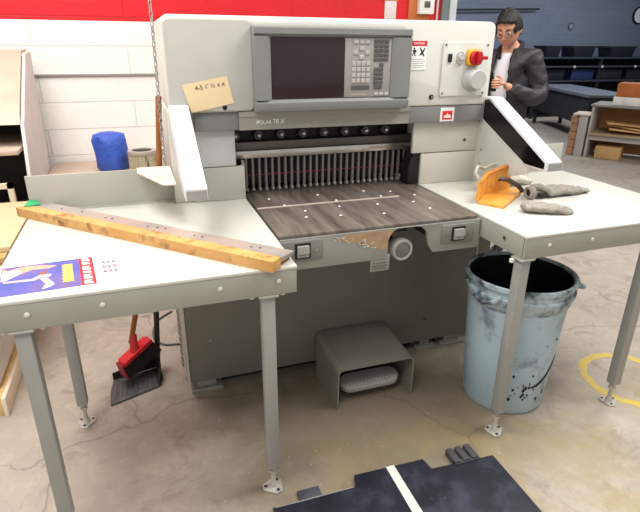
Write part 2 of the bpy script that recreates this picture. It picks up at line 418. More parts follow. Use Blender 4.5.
# danger label
q = MB(); q.box(1.178, 1.258, 2.198, 2.2002, 1.445, 1.567); q.mi = 1; q.box(1.178, 1.258, 2.1974, 2.1985, 1.545, 1.567)
q.mi = 2
def picto(cx, cz, s):
    q.lathe((cx, 0, cz+.016*s), [(.0045*s, 2.1976), (.0045*s, 2.198)], axis='y', seg=10)
    q.prism([(cx-.011*s, cz+.008*s), (cx+.009*s, cz+.012*s), (cx+.012*s, cz), (cx+.004*s, cz-.002*s), (cx+.009*s, cz-.018*s), (cx+.003*s, cz-.018*s), (cx-.002*s, cz-.006*s), (cx-.009*s, cz-.018*s), (cx-.013*s, cz-.015*s), (cx-.005*s, cz-.002*s)], 'y', 2.1976, 2.198)
picto(1.196, 1.520, .9)
q.prism([(1.222, 1.538), (1.227, 1.540), (1.236, 1.525), (1.246, 1.538), (1.250, 1.535), (1.241, 1.518), (1.249, 1.504), (1.243, 1.502), (1.236, 1.512), (1.226, 1.505), (1.222, 1.509), (1.231, 1.519)], 'y', 2.1976, 2.198)
q.mi = 3
for i, wd in enumerate((.062, .066, .06, .064, .05)): q.box(1.186, 1.186+wd, 2.1976, 2.198, 1.489-i*.0085, 1.491-i*.0085)
q.mi = 0; q.add_mesh(text_mesh('DANGER', .013, at(1.218, 2.1972, 1.556) @ FRONT))
q.build('warning_label', [MATS['sticker_white'], mat('label_red', (206, 32, 52), .4), BLK, mat('label_text_grey', (150, 150, 150), .5)], head, smooth=False)
# opening: bolts, knife beam, clamp fingers
BOLT = mat('bolt_steel', (150, 148, 145), .3, metal=.7)
b0_ = None
for i in range(8):
    x = .413+i*.1066
    if b0_ is None:
        q = MB(); q.lathe((x, 0, 1.162), [(.024, 2.40), (.024, 2.372), (.019, 2.366)], axis='y', seg=24)
        q.mi = 1; q.lathe((x, 0, 1.162), [(.010, 2.367), (.010, 2.356), (.006, 2.352)], axis='y', seg=14)
        q.mi = 0; q.box(x-.004, x+.004, 2.37, 2.39, 1.18, 1.215)
        b0_ = q.build('beam_bolt', [mat('bolt_dark', (70, 68, 68), .35, metal=.5), STL], cut)
    else:
        c = b0_.copy(); COL.objects.link(c); c.location = b0_.location+V((x-.413, 0, 0))
q = MB(); q.box(.389, 1.297, 2.352, 2.40, 1.098, 1.136, .003); q.build('knife_beam', mat('beam_brown', (96, 88, 84), .35, metal=.5, var=.08), cut)
q = MB(); q.box(.402, 1.292, 2.340, 2.40, 1.064, 1.0975, .002); q.build('knife_edge', mat('knife_steel', (190, 186, 180), .25, metal=.8, var=.1, scale=10, stretch=(1, 1, 8)), cut)
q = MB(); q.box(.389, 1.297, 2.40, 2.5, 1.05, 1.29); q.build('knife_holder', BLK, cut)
clamp = MB().box(.41, 1.285, 2.40, 2.49, .925, 1.05).build('clamp', BLK, cut)
f0 = None
FN = 27
for i in range(FN):
    x = .452+i*(1.262-.452)/(FN-1)
    if f0 is None:
        q = MB(); q.box(x-.0055, x+.0055, 2.345, 2.36, .925, 1.062, .0015, seg=1)
        q.mi = 1; q.box(x-.006, x+.006, 2.338, 2.36, .9095, .9245, .002, seg=1)
        f0 = q.build('clamp_finger', [mat('finger_steel', (138, 130, 126), .4, metal=.35, var=.12), mat('finger_tip', (172, 166, 160), .3, metal=.3)], clamp)
    else:
        c = f0.copy(); COL.objects.link(c); c.location = f0.location+V((x-.452, 0, 0))
MB().box(.42, 1.27, 2.3435, 2.3445, .985, .9875).build('laser_line', mat('laser_red', (150, 60, 66), .5), clamp)  # red laser light across the fingers, drawn as a thin coloured bar
q = MB(); q.box(.425, .437, 2.32, 2.335, .95, 1.062, .003).cyl((.431, 2.31, 1.045), (.431, 2.322, 1.045), .009, seg=12); q.build('clamp_rod', STL, cut)
q = MB(); q.cyl((1.272, 2.36, .91), (1.272, 2.36, 1.063), .006, seg=12); q.build('clamp_rod', STL, cut)
# bed
bedo = MB().box(.436, 1.276, 1.712, 2.5, .893, .906, .002).build('steel_bed', BED, cut)
MB().box(.437, 1.10, 2.063, 2.075, .9055, .9082).build('cutting_stick', mat('stick_pale', (220, 205, 190), .3, metal=.3, var=.1, scale=12), bedo)
for x, y in ((.60, 1.90), (.62, 1.98), (.78, 2.0), (.74, 1.88), (.95, 1.98), (.92, 1.85), (1.12, 1.97), (1.14, 1.86), (.56, 2.085), (.80, 2.09), (1.02, 2.095), (1.18, 2.07), (1.10, 2.16), (.52, 2.2), (.75, 2.2), (.98, 2.2)):
    MB().lathe((x, y, 0), [(.006, .9055), (.006, .9068), (.0035, .9085)], seg=10).build('air_nozzle', mat('nozzle_steel', (240, 238, 230), .35), bedo)
# front skirt with hand wheel arch
def arch_pts(x0, x1, zb, zt, r):
    out = []
    for k in range(9):
        a = PI-PI/2*k/8; out.append((x0+r+r*math.cos(a), zt-r+r*math.sin(a)))
    for k in range(9):
        a = PI/2-PI/2*k/8; out.append((x1-r+r*math.cos(a), zt-r+r*math.sin(a)))
    return out
sk = [(.438, .892), (.438, .768)]+[(.874, .768)]+arch_pts(.874, 1.046, .768, .888, .05)+[(1.056, .80), (1.078, .770), (1.290, .768), (1.290, .892)]
q = MB(); q.prism(sk, 'y', 1.706, 1.722, .0015)
q.box(1.268, 1.276, 1.722, 2.12, .768, .892).box(.438, .446, 1.722, 2.12, .768, .892)
skirt = q.build('bed_skirt', SKT, cut)
q = MB(); q.box(.447, .86, 1.73, 2.118, .83, .885).box(1.06, 1.267, 1.73, 2.118, .83, .885).box(.86, 1.06, 1.9, 2.118, .8, .885)
q.build('bed_support', mat('support_dark', (52, 50, 48), .6), cut)
# chipped paint
q = MB(); ch = []
base = [(.66, .868), (.69, .861), (.70, .849), (.735, .854), (.745, .836), (.775, .842), (.79, .822), (.815, .83), (.83, .812), (.868, .806), (.8725, .842), (.88, .864), (.896, .884), (.80, .888), (.735, .884), (.70, .886)]
for i, (x, z) in enumerate(base): ch.append((x, z))
q.prism(ch, 'y', 1.7048, 1.7062)
q.mi = 1
for i in range(26):
    x = .64+random.random()*.2; z = .885-(x-.64)*.33+random.uniform(-.014, .016); s_ = random.uniform(.002, .006)
    q.prism([(x-s_, z), (x, z+s_*.8), (x+s_*1.3, z+.001), (x+.002, z-s_)], 'y', 1.7040, 1.7049)
q.build('chipped_paint', [mat('primer_brown', (164, 136, 104), .6, var=.08, scale=30), mat('chip_pale', (196, 194, 184), .6)], skirt)
def latch(x0, x1, z0, z1):
    q = MB(); q.box(x0, x1, 1.699, 1.7065, z0, z1, .002)
    o = q.build('latch_plate', mat('latch_grey', (120, 122, 117), .45), cut)
    cx = (x0+x1)/2; cz = (z0+z1)/2
    q = MB(); q.box(cx-.030, cx+.030, 1.696, 1.7, cz-.030, cz+.030); q.build('latch_pocket', BLK, o)
    q = MB(); q.prism([(1.690, cz-.004), (1.681, cz-.006), (1.684, cz+.022), (1.697, cz+.022), (1.697, cz-.024), (1.688, cz-.022)], 'x', cx-.022, cx+.022, .001)
    q.build('latch_handle', mat('latch_light', (150, 151, 144), .35), o)
    for dx in (-.052, .052): MB().cyl((cx+dx, 1.694, cz), (cx+dx, 1.7, cz), .006, seg=12).build('latch_screw', STL, o)
latch(.445, .600, .806, .884); latch(1.108, 1.258, .802, .882)
q = MB(); q.box(.803, .886, 1.709, 1.714, .716, .785, .002); q.mi = 1
q.box(.812, .876, 1.7078, 1.7092, .738, .742).box(.812, .866, 1.7078, 1.7092, .728, .731).box(.812, .872, 1.7078, 1.7092, .75, .753); q.build('tag_plate', [mat('tag_grey', (138, 140, 132), .5), mat('tag_text', (88, 90, 86), .5)], skirt)
q = MB(); q.lathe((.946, 0, .790), [(.046, 1.76), (.046, 1.722), (.042, 1.716), (.034, 1.716), (.033, 1.722), (.033, 1.7221)], axis='y', seg=36)
wheel = q.build('hand_wheel', mat('wheel_light', (158, 158, 152), .4), cut)
q = MB(); q.lathe((.946, 0, .790), [(.032, 1.722), (.032, 1.719), (.030, 1.718)], axis='y', seg=30); q.build('wheel_cap', mat('wheel_cap_grey', (104, 104, 100), .45), wheel)
MB().cyl((.946, 1.76, .79), (.946, 2.118, .79), .02).build('wheel_shaft', DST, cut)
# light barrier arms, left and right
def arm(xi, xo, side):
    # inner face xi, outer xo
    prof = [(2.215, 1.322), (2.165, 1.322), (1.725, 1.100), (1.722, 1.066), (1.735, 1.058), (1.86, 1.058), (2.215, 1.215)]
    lo, hi = min(xi, xo), max(xi, xo)
    q = MB(); q.prism(prof, 'x', lo, hi, .006)
    a = q.build('light_barrier_arm', mat('arm_white', (214, 214, 216), .35, var=.01), cut)
    g = MB(); g.prism([(2.20, 1.309), (2.17, 1.312), (1.742, 1.093), (1.742, 1.068), (1.86, 1.068), (2.20, 1.220)], 'x', xi-.0025*side*-1 if False else min(xi, xi-side*.0025), max(xi, xi-side*.0025))
    g.build('barrier_glass', GLS, a)
    q = MB(); lo2, hi2 = lo+.004, hi-.004
    q.prism([(1.7215, 1.062), (1.7215, 1.094), (1.7235, 1.096), (1.7235, 1.062)], 'x', lo2, hi2); q.build('arm_end_cap', mat('arm_cap_grey', (148, 148, 148), .4), a)
    # seams of the lid on the sloping face
    for ya, yb in ((2.02, 2.016), (1.89, 1.886)):
        za = 1.322-(2.165-ya)*.5045; zb = 1.322-(2.165-yb)*.5045
        s_ = MB(); s_.prism([(ya, za+.0005), (yb, zb+.0005), (yb, zb+.0014), (ya, za+.0014)], 'x', lo+.008, hi-.008); s_.build('arm_seam', mat('seam_grey', (165, 165, 168), .5), a)
    # cheek that carries the arm
    if side < 0: return
    c = MB(); c.prism([(2.24, .912), (2.19, .912), (1.845, 1.025), (1.845, 1.06), (2.24, 1.235)], 'x', xi+side*.004, xi+side*.016, .001)
    c.build('arm_cheek', mat('cheek_grey', (196, 197, 188), .42), a)
    for y_, z_ in ((2.19, 1.07), (2.19, 1.0)): MB().cyl((xi+side*.001, y_, z_), (xi+side*.005, y_, z_), .006, seg=10).build('cheek_screw', STL, a)
arm(1.600, 1.676, 1)
arm(.200, .124, -1)

# ------------------------------------------------------------------ side tables
def side_table(x0, x1, y0, y1, legs, label, fx0, fx1, notch):
    r = root('side_table', ((x0+x1)/2, (y0+y1)/2, 0), label, 'table')
    q = MB(); q.box(x0, x1, y0, y1, .896, .907, .0025); q.build('tabletop', TOP, r)
    q = MB()
    q.box(x0+.002, x1-.002, y0+.002, y0+.012, .815, .896, .002).box(x0+.002, x1-.002, y1-.016, y1-.002, .815, .896, .002)
    q.box(x0+.002, x0+.016, y0+.016, y1-.016, .815, .896, .002).box(x1-.016, x1-.002, y0+.016, y1-.016, .815, .896, .002)
    ap = q.build('apron', APR, r)
    for x in [x0+(x1-x0)*k for k in (.12, .34, .72, .93)]:
        MB().lathe((x, 0, .862), [(.0075, y0+.003), (.0075, y0-.001), (.004, y0-.003)], axis='y', seg=12).build('apron_bolt', mat('bolt_pale', (212, 208, 196), .35), ap)
    side = x1 if notch > 0 else x0
    for y in (y0+.12, y0+.42):
        MB().lathe((0, y, .862), [(.0075, side-.002), (.0075, side+.001*notch), (.004, side+.003*notch)], axis='x', seg=12).build('apron_bolt', mat('bolt_dark2', (58, 56, 52), .4), ap)
    # flat underside brace
    q = MB(); q.box(x0+.02, x1-.02, y0+.3, y0+.34, .85, .895); q.build('brace', APR, r)
    for lx, ly in legs:
        q = MB(); q.box(lx-.0215, lx+.0215, ly-.0215, ly+.0215,   .105, .813, .004); lg_ = q.build('leg', LEG, r)
        q = MB(); q.box(lx-.032, lx+.032, ly-.030, ly+.030, .808, .8148, .002)
        q.build('leg_bracket', APR, lg_)
        for dx in (-.05, .05): MB().lathe((lx+dx, ly, 0), [(.009, .803), (.009, .8148)], seg=12).build('bracket_bolt', MATS['bolt_pale'], lg_)
        q = MB(); q.cyl((lx, ly, .018), (lx, ly, .106), .009, seg=14).lathe((lx, ly, 0), [(.016, .075), (.016, .088)], seg=6)
        q.lathe((lx, ly, 0), [(.017, .008), (.013, .022), (.010, .034)], seg=16)
        a0_ = random.random()*2
        pts = []
        for k in range(3):
            for d in (-.32, .32): pts.append((lx+.042*math.cos(a0_+2*PI*k/3+d), ly+.042*math.sin(a0_+2*PI*k/3+d)))
        q.prism(pts, 'z', 0, .009, .002, seg=1)
        q.mi = 1
        for k in range(3): q.lathe((lx+.029*math.cos(a0_+2*PI*k/3), ly+.029*math.sin(a0_+2*PI*k/3), 0), [(.006, .0085), (.006, .0105)], seg=10)
        q.build('foot', [ZNC, BLK], lg_)
    q = MB(); q.box(fx0, fx1, 2.296, 2.304, .85, 1.055, .002).box(fx0, fx1, 2.286, 2.30, .907, .913)
    q.build('back_fence', mat('fence_grey', (172, 171, 160), .42, var=.015), r)
    return r
side_table(-.447, .424, 1.436, 2.296, [(-.366, 1.462), (.330, 1.462), (-.36, 2.07)], 'white topped metal side table carrying the long wooden board and the printed flyer', -.447, .118, 1)
side_table(1.293, 2.215, 1.432, 2.296, [(1.312, 1.457), (1.95, 1.457)], 'white topped metal side table with gloves on it, standing over the stained blue bin', 1.63, 2.215, -1)

# ------------------------------------------------------------------ things on the left table
ZT = .9072
# long board with a steel strip
u = V((-.698, .716, 0)); n_ = V((.716, .698, 0)); p0 = V((.337, 1.403, ZT)); Lb = 1.185
Mb = Matrix(((u.x, n_.x, 0, p0.x), (u.y, n_.y, 0, p0.y), (0, 0, 1, p0.z), (0, 0, 0, 1)))
br_ = root('wooden_board', tuple(p0+u*Lb/2+n_*.05), 'long yellow wooden board with a steel strip, lying diagonally across the left side table', 'board')
MB().prism([(.0, .0), (.0475, 0), (.0475, .036), (0, .036)], 'x', 0, Lb, .002, M=Mb).build('wood_bar', mat('batten_wood', (196, 142, 76), .5, col2=(214, 166, 102), scale=7, stain=(16, (116, 72, 36), .52, .7), wear=(60, (232, 196, 134), .6, .75)), br_)
MB().prism([(.0480, 0), (.12, 0), (.12, .008), (.0480, .012)], 'x', .01, Lb, M=Mb).build('under_strip', WD2, br_)
MB().prism([(.0480, .016), (.12, .012), (.12, .020), (.0480, .024)], 'x', .004, Lb, M=Mb).build('pale_strip', mat('strip_pale', (196, 184, 170), .4, metal=.3), br_)
q = MB(); q.prism([(.0480, .027), (.122, .022), (.122, .031), (.0480, .0362)], 'x', -.004, Lb-.01, .001, M=Mb)
steel = q.build('steel_strip', mat('strip_steel', (178, 168, 160), .4, metal=.35, var=.06, scale=10, stain=(5, (206, 176, 162), .5, .7)), br_)
MB().prism([(.0480, .005), (.116, .005), (.116, .03), (.0480, .03)], 'x', .012, Lb-.02, M=Mb).build('core', WD2, br_)
for t_ in (.1, .13, .33, .36, .5, .53, .57, .75, .78, .92, 1.02):
    q = MB(); q.lathe((0, 0, 0), [(.0045, .0352), (.0045, .0358)], seg=10)
    for v in q.bm.verts: v.co = Mb @ (v.co+V((t_, .085+.008*math.sin(t_*30), -.001)))
    q.build('strip_hole', BLK, steel)
# flyer
fl = root('flyer', (-.26, 1.6, ZT), 'printed flyer with a blue picture and yellow and red lettering, on a side table', 'flyer')
FA = V((-.402, 1.455, ZT)); fu = V((.335, .024, 0)); fv = V((-.03, .25, 0))
def fp(a, b, h=0): return FA+fu*a+fv*b+V((0, 0, h))
MB().poly([fp(-.06, -.01), fp(1.0, .03), fp(.985, 1.02), fp(-.07, 1.02)], V((0, 0, .0006))).build('paper', mat('flyer_paper', (244, 243, 240), .5), fl)
def fpoly(pts, h, name, m):
    MB().poly([fp(a, b, h) for a, b in pts], V((0, 0, .0002))).build(name, m, fl, smooth=False)
fpoly([(-.03, .06), (.605, .06), (.605, .94), (-.03, .94)], .0007, 'picture', mat('flyer_blue', (60, 78, 158), .5, col2=(96, 100, 172), scale=9, stain=(5, (120, 88, 110), .5, .75)))
fpoly([(.605, .06), (.725, .06), (.725, .94), (.605, .94)], .0007, 'red_panel', mat('flyer_red', (200, 40, 48), .5))
fpoly([(-.02, .60), (.08, .62), (.22, .76), (.36, .74), (.42, .80), (.30, .88), (.15, .90), (.02, .82), (-.02, .90)], .00095, 'figure', mat('flyer_flesh', (224, 160, 128), .5, var=.15, scale=60))
fpoly([(-.02, .50), (.02, .52), (.14, .70), (.10, .84), (-.02, .78)], .0012, 'figure', mat('flyer_white', (238, 232, 228), .5))
fpoly([(.0, .44), (.24, .40), (.30, .48), (.36, .46), (.38, .54), (.30, .58), (.22, .47), (.0, .49)], .0012, 'figure', mat('flyer_pink', (214, 176, 180), .5))
fpoly([(.28, .46), (.34, .44), (.40, .22), (.36, .16), (.30, .12), (.33, .26)], .0014, 'figure', MATS['flyer_white'])
fpoly([(.27, .56), (.33, .56), (.34, .66), (.28, .64)], .0014, 'figure', mat('flyer_brown', (150, 84, 66), .5))
YL = mat('flyer_yellow', (240, 218, 60), .5)
for i in range(6):
    b_ = .24+i*.095
    fpoly([(.46, b_), (.55, b_), (.55, b_+.02), (.52, b_+.035), (.55, b_+.05), (.55, b_+.072), (.46, b_+.072), (.47, b_+.05), (.50, b_+.036), (.46, b_+.025)], .0010, 'lettering', YL)
for i, (b_, h_) in enumerate(((.10, .10), (.24, .13), (.42, .06), (.52, .12), (.70, .08), (.82, .09))):
    fpoly([(.63, b_), (.70, b_), (.70, b_+h_*.4), (.66, b_+h_*.5), (.70, b_+h_), (.63, b_+h_)], .0010, 'lettering', MATS['flyer_white'])
PK = mat('flyer_magenta', (206, 62, 96), .5)
for i in range(9):
    a = .80+.045*(i % 3); b_ = .35+.15*(i//3)
    fpoly([(a, b_), (a+.03, b_+.01), (a+.026, b_+.06), (a+.012, b_+.045), (a+.016, b_+.10), (a+.002, b_+.09)], .0008, 'lettering', PK if i in (1, 3, 5) else KYD)
# green scrap & pink cardboard
q = MB(); q.poly([(-.462, 2.245, .9455), (-.40, 2.262, .9455), (-.425, 2.30, .956), (-.446, 2.29, .958)], V((0, 0, .002))); q.build('green_scrap', mat('green_cloth', (36, 150, 92), .7), label='small green paper scrap on the left end of the long wooden board', cat='scrap')
q = MB(); q.poly([(-.022, 2.305, 1.0565), (-.022, 2.21, 1.0565), (.066, 1.955, 1.062), (.112, 1.95, 1.062), (.112, 2.305, 1.0565)], V((0, 0, .004))); q.build('paper_offcut', mat('pink_paper', (214, 202, 190), .6, stain=(9, (214, 168, 160), .45, .7)), label='pale pinkish piece of board resting on the fence of the left side table', cat='board')
# sticky note on the head
q = MB(); q.prism([(.183, 1.398), (.359, 1.430), (.383, 1.325), (.212, 1.292)], 'y', 2.1805, 2.1828)
note = q.build('note_card', mat('note_manila', (230, 206, 164), .7, var=.02), label='yellow handwritten paper note stuck on the left head cover of the cutting machine', cat='note')
t = MB(); t.add_mesh(text_mesh('4-5 1\' \u00bd x x', .024, at(.290, 2.1797, 1.393) @ Matrix.Rotation(-math.radians(9), 4, 'Y') @ FRONT, extrude=.0003))
t.build('handwriting', mat('pencil', (84, 74, 64), .6), note, smooth=False)

# ------------------------------------------------------------------ things on the right table
# jogging block: base, upright plate at angle, handle
jb = root('jogging_block', (1.5, 1.88, ZT), 'orange wooden jogging block with a dark handle on the right side table', 'wooden block')
ORG = mat('orange_wood', (222, 150, 54), .45, col2=(238, 176, 84), scale=8, stain=(18, (160, 104, 44), .6, .75), wear=(9, (196, 116, 36), .55, .7))
MB().prism([(1.369, 1.846), (1.430, 1.750), (1.70, 1.955), (1.66, 2.0), (1.50, 1.99)], 'z', ZT, ZT+.013, .002).build('base', ORG, jb)
def wall_quad(a, b, za, zb, th, name, m=None, z0=None):
    a = V((*a, 0)); b = V((*b, 0)); d = (b-a).normalized(); nn = V((-d.y, d.x, 0))*th
    z0 = ZT+.0135 if z0 is None else z0
    q = MB(); q.poly([a+V((0, 0, z0)), b+V((0, 0, z0)), b+V((0, 0, ZT+zb)), a+V((0, 0, ZT+za))], nn); return q.build(name, m or ORG, jb)
wall_quad((1.374, 1.850), (1.470, 1.935), .088, .098, .014, 'left_side')
wall_quad((1.474, 1.938), (1.640, 1.985), .095, .125, .014, 'back_side')
RIM = mat('orange_edge_grain', (206, 128, 50), .5, var=.1, scale=30, stretch=(1, 1, .2))
q = MB(); q.poly([(1.368, 1.852, ZT+.089), (1.376, 1.846, ZT+.089), (1.476, 1.934, ZT+.099), (1.645, 1.980, ZT+.128), (1.640, 2.004, ZT+.128), (1.465, 1.954, ZT+.099)], V((0, 0, .009))); q.build('top_rail', RIM, jb)
q = MB(); q.tube([(1.545, 1.945, ZT+.070), (1.535, 1.925, ZT+.082), (1.56, 1.91, ZT+.080), (1.615, 1.90, ZT+.050), (1.648, 1.905, ZT+.022), (1.650, 1.92, ZT+.0135)], [.008, .012, .013, .013, .011, .006], seg=12, flat=.8); q.build('handle', mat('handle_dark', (86, 70, 66), .35, metal=.3), jb)
# knitted gloves: rolled fabric tube with folds
def glove(pts, rs, name, m, label, group=None, flat=.62, extra=None, seg=26, cuff=True):
    """fabric tube along pts, folded and wrinkled"""
    q = MB()
    P_ = []; R_ = []
    for i in range(len(pts)-1):
        for k in range(6):
            t = k/6; P_.append(V(pts[i]).lerp(V(pts[i+1]), t)); R_.append(rs[i]*(1-t)+rs[i+1]*t)
    P_.append(V(pts[-1])); R_.append(rs[-1])
    q.tube(P_, R_, seg=seg, flat=flat)
    for v in q.bm.verts:
        s_ = math.sin(v.co.x*52+v.co.y*75+v.co.z*90)*.0018+math.sin(v.co.y*170-v.co.x*60)*.0014+random.uniform(-.0008, .0008)
        v.co.z += s_*1.2; v.co.y += s_; v.co.z = max(v.co.z, ZT+.001)
    if extra: extra(q)
    return q.build(name, m, label=label, cat='glove', group=group, angle=80)
KN = mat('grey_knit', (158, 153, 142), .95, var=.1, scale=30, bump=.5, bscale=160, stain=(14, (112, 104, 94), .52, .72))
def cuff1(q):
    # rolled open cuff seen end on, a dark gap beside it and the folded thumb
    q.lathe((1.655, 1.850, ZT+.028), [(.030, .0), (.029, -.022), (.024, -.027), (.017, -.024), (.016, -.004)], axis='x', seg=24, closed=True)
    q.mi = 1; q.lathe((1.64, 1.850, ZT+.028), [(.0165, -.002), (.0165, .004)], axis='x', seg=20)
    q.ball((1.70, 1.832, ZT+.020), (.026, .012, .014), 14); q.mi = 0
    q.tube([(1.655, 1.862, ZT+.05), (1.69, 1.85, ZT+.052), (1.73, 1.835, ZT+.036), (1.75, 1.825, ZT+.014)], [.012, .016, .014, .010], seg=14)
g1 = glove([(1.66, 1.875, ZT+.026), (1.72, 1.872, ZT+.026), (1.79, 1.872, ZT+.022), (1.90, 1.872, ZT+.017), (1.985, 1.862, ZT+.010)], [.034, .042, .050, .046, .022], 'work_glove', [KN, BLK], 'grey knitted work glove with its open cuff rolled, next to the wooden block', 'work gloves', extra=cuff1, flat=.45)
g2 = glove([(1.475, 1.685, ZT+.022), (1.50, 1.68, ZT+.024), (1.55, 1.66, ZT+.020), (1.61, 1.63, ZT+.016), (1.66, 1.612, ZT+.008)], [.026, .036, .040, .034, .020], 'work_glove', KN, 'smaller crumpled grey work glove nearest the front edge of the right side table', 'work gloves', flat=.55)
WG = mat('white_knit', (206, 200, 184), .95, var=.06, scale=30, bump=.4, bscale=160)
def cord(q):
    q.tube([(1.50, 2.03, ZT+.05), (1.475, 2.04, ZT+.09), (1.50, 2.055, ZT+.115), (1.535, 2.06, ZT+.10), (1.58, 2.06, ZT+.115), (1.66, 2.06, ZT+.135), (1.70, 2.06, ZT+.11), (1.72, 2.055, ZT+.06)], .008, seg=8)
glove([(1.50, 2.035, ZT+.03), (1.56, 2.06, ZT+.045), (1.65, 2.065, ZT+.05), (1.74, 2.075, ZT+.035), (1.84, 2.085, ZT+.012)], [.02, .028, .034, .034, .02], 'work_glove', WG, 'crumpled off-white work glove behind the orange wooden block', 'work gloves', extra=cord)

# ------------------------------------------------------------------ bin under the right table
BINM = mat('bin_blue', (158, 178, 190), .5, col2=(180, 198, 208), scale=4, stain=(7, (86, 94, 98), .55, .75), wear=(26, (30, 32, 38), .66, .70))
BINR = mat('bin_rim_blue', (158, 174, 182), .5, col2=(182, 198, 204), scale=4, stain=(11, (50, 56, 62), .46, .62))
bx, by = 1.524, 1.69
bn = root('trash_bin', (bx, by, 0), 'pale blue round plastic bin with black stains under the right side table', 'bin')
q = MB(); q.lathe((bx, by, 0), [(.176, 0), (.184, .012), (.198, .25), (.213, .52), (.206, .52), (.191, .25), (.176, .03), (.0001, .028)], seg=56)
q.build('body', BINM, bn)
q = MB(); q.lathe((bx, by, 0), [(.213, .515), (.222, .53), (.226, .565), (.234, .568), (.235, .580), (.226, .584), (.226, .612), (.236, .616), (.236, .632), (.226, .636), (.219, .630), (.219, .53), (.207, .52)], seg=56, closed=True)
q.build('rim', BINR, bn)
for a in (math.radians(200), math.radians(-20)):
    c_ = V((math.cos(a), math.sin(a), 0)); tt = V((-c_.y, c_.x, 0)); o_ = V((bx, by, .59))
    q = MB(); q.tube([o_+c_*.228-tt*.05, o_+c_*.262-tt*.045+V((0, 0, -.01)), o_+c_*.272+V((0, 0, -.025)), o_+c_*.262+tt*.045+V((0, 0, -.01)), o_+c_*.228+tt*.05], .011, seg=10)
    q.build('handle', BINR, bn)
q = MB(); q.lathe((bx, by, 0), [(.001, .034), (.168, .034), (.188, .25), (.2045, .52), (.216, .622), (.213, .622), (.2, .52), (.183, .25), (.163, .04), (.001, .04)], seg=48)
q.build('bin_liner', mat('liner_black', (6, 7, 8), .6, spec=.25, bump=.6, bscale=14), bn, angle=80)
# splashes
q = MB()
for i in range(34):
    a = math.radians(random.uniform(228, 268)) if i < 26 else math.radians(random.uniform(215, 300)); z = random.uniform(.07, .24) if i < 26 else random.uniform(.05, .4)
    r_ = .184+(z-.012)*.0605
    c_ = V((math.cos(a), math.sin(a), 0)); tt = V((-c_.y, c_.x, 0)); s_ = random.uniform(.0025, .0085)
    ctr = V((bx, by, z))+c_*(r_+.0004)
    pts = [ctr+tt*s_*math.cos(k*PI/3)*random.uniform(.6, 1.2)+V((0, 0, 1))*s_*math.sin(k*PI/3)*random.uniform(.8, 1.8) for k in range(6)]
    q.mi = 1 if i == 9 else 0
    q.poly(pts, c_*.0015)
for k in range(1):
    pts = []
    for j in range(9):
        a = math.radians(262+j*5.5); z = .15+.012*j*j/6+.0; r_ = .184+(z-.012)*.0605; pts.append(V((bx+math.cos(a)*(r_+.001), by+math.sin(a)*(r_+.001), z)))
    q.mi = 0; q.tube(pts, [.001, .004, .006, .006, .005, .005, .004, .003, .001], seg=8)
q.build('splashes', [BLK, mat('splash_red', (168, 34, 70), .5)], bn, kind='stuff')

# ------------------------------------------------------------------ foot pedal with cover
pd = root('foot_pedal', (.9, 1.95, 0), 'grey sheet metal foot pedal guard on the floor in front of the cutting machine', 'foot pedal')
def u_prof(x0, x1, h, r, n=6):
    out = []
    for k in range(n+1):
        a = PI-PI/2*k/n; out.append((x0+r+r*math.cos(a), h-r+r*math.sin(a)))
    for k in range(n+1):
        a = PI/2-PI/2*k/n; out.append((x1-r+r*math.cos(a), h-r+r*math.sin(a)))
    return out
x0, x1 = .714, 1.094
outer = [(x0, 0)]+u_prof(x0, x1, .212, .028)+[(x1, 0)]; inner = [(x1-.007, 0)]+u_prof(x0+.007, x1-.007, .205, .022)[::-1]+[(x0+.007, 0)]
q = MB(); q.prism(outer+inner, 'y', 1.80, 2.105)
for v in q.bm.verts:
    if v.co.z > .1: v.co.z += (v.co.y-1.8)*.09
q.box(x0+.007, x1-.007, 2.095, 2.105, 0, .2)
q.build('cover', mat('pedal_grey', (118, 117, 108), .45, var=.04, scale=4), pd)
MB().box(x0+.02, x1-.02, 1.93, 2.09, .0, .006).build('base_plate', mat('pedal_base', (58, 54, 48), .6), pd)
ped = MB()
Mp = Matrix.Translation((.905, 1.885, .072)) @ Matrix.Rotation(math.radians(12), 4, 'X')
oval = []
for cx, s_ in ((.098, 1), (-.098, -1)):
    for k in range(9):
        a = math.radians(-90+180*k/8) if s_ > 0 else math.radians(90+180*k/8)
        oval.append((cx+.052*math.cos(a), .05*math.sin(a)))
ped.prism(oval, 'z', -.017, .017, .008, M=Mp, seg=3)
po = ped.build('pedal', mat('pedal_light', (152, 152, 146), .45), pd)
q = MB()
for i in range(14):
    for j in range(2):
        p_ = Mp @ V((-.12+i*.0185, -.034+j*.013, .017)); q.ball(p_, (.0035, .0035, .002), 8)
q.build('tread', mat('tread_pale', (196, 196, 190), .4), po)
MB().cyl((.902, 1.95, .006), (.902, 1.93, .07), .02).build('pedal_post', DST, pd)

# ------------------------------------------------------------------ broom, dustpan, chain, cord
bm_ = root('broom', (-.13, 2.28, 0), 'push broom with red head and brown wooden handle standing on the dustpan', 'broom')
MB().tube([(-.150, 2.355, .20), (-.109, 2.355, .36), (.071, 2.35, 1.05), (.098, 2.345, 1.345)], .0125, seg=14).build('handle', WHD, bm_)
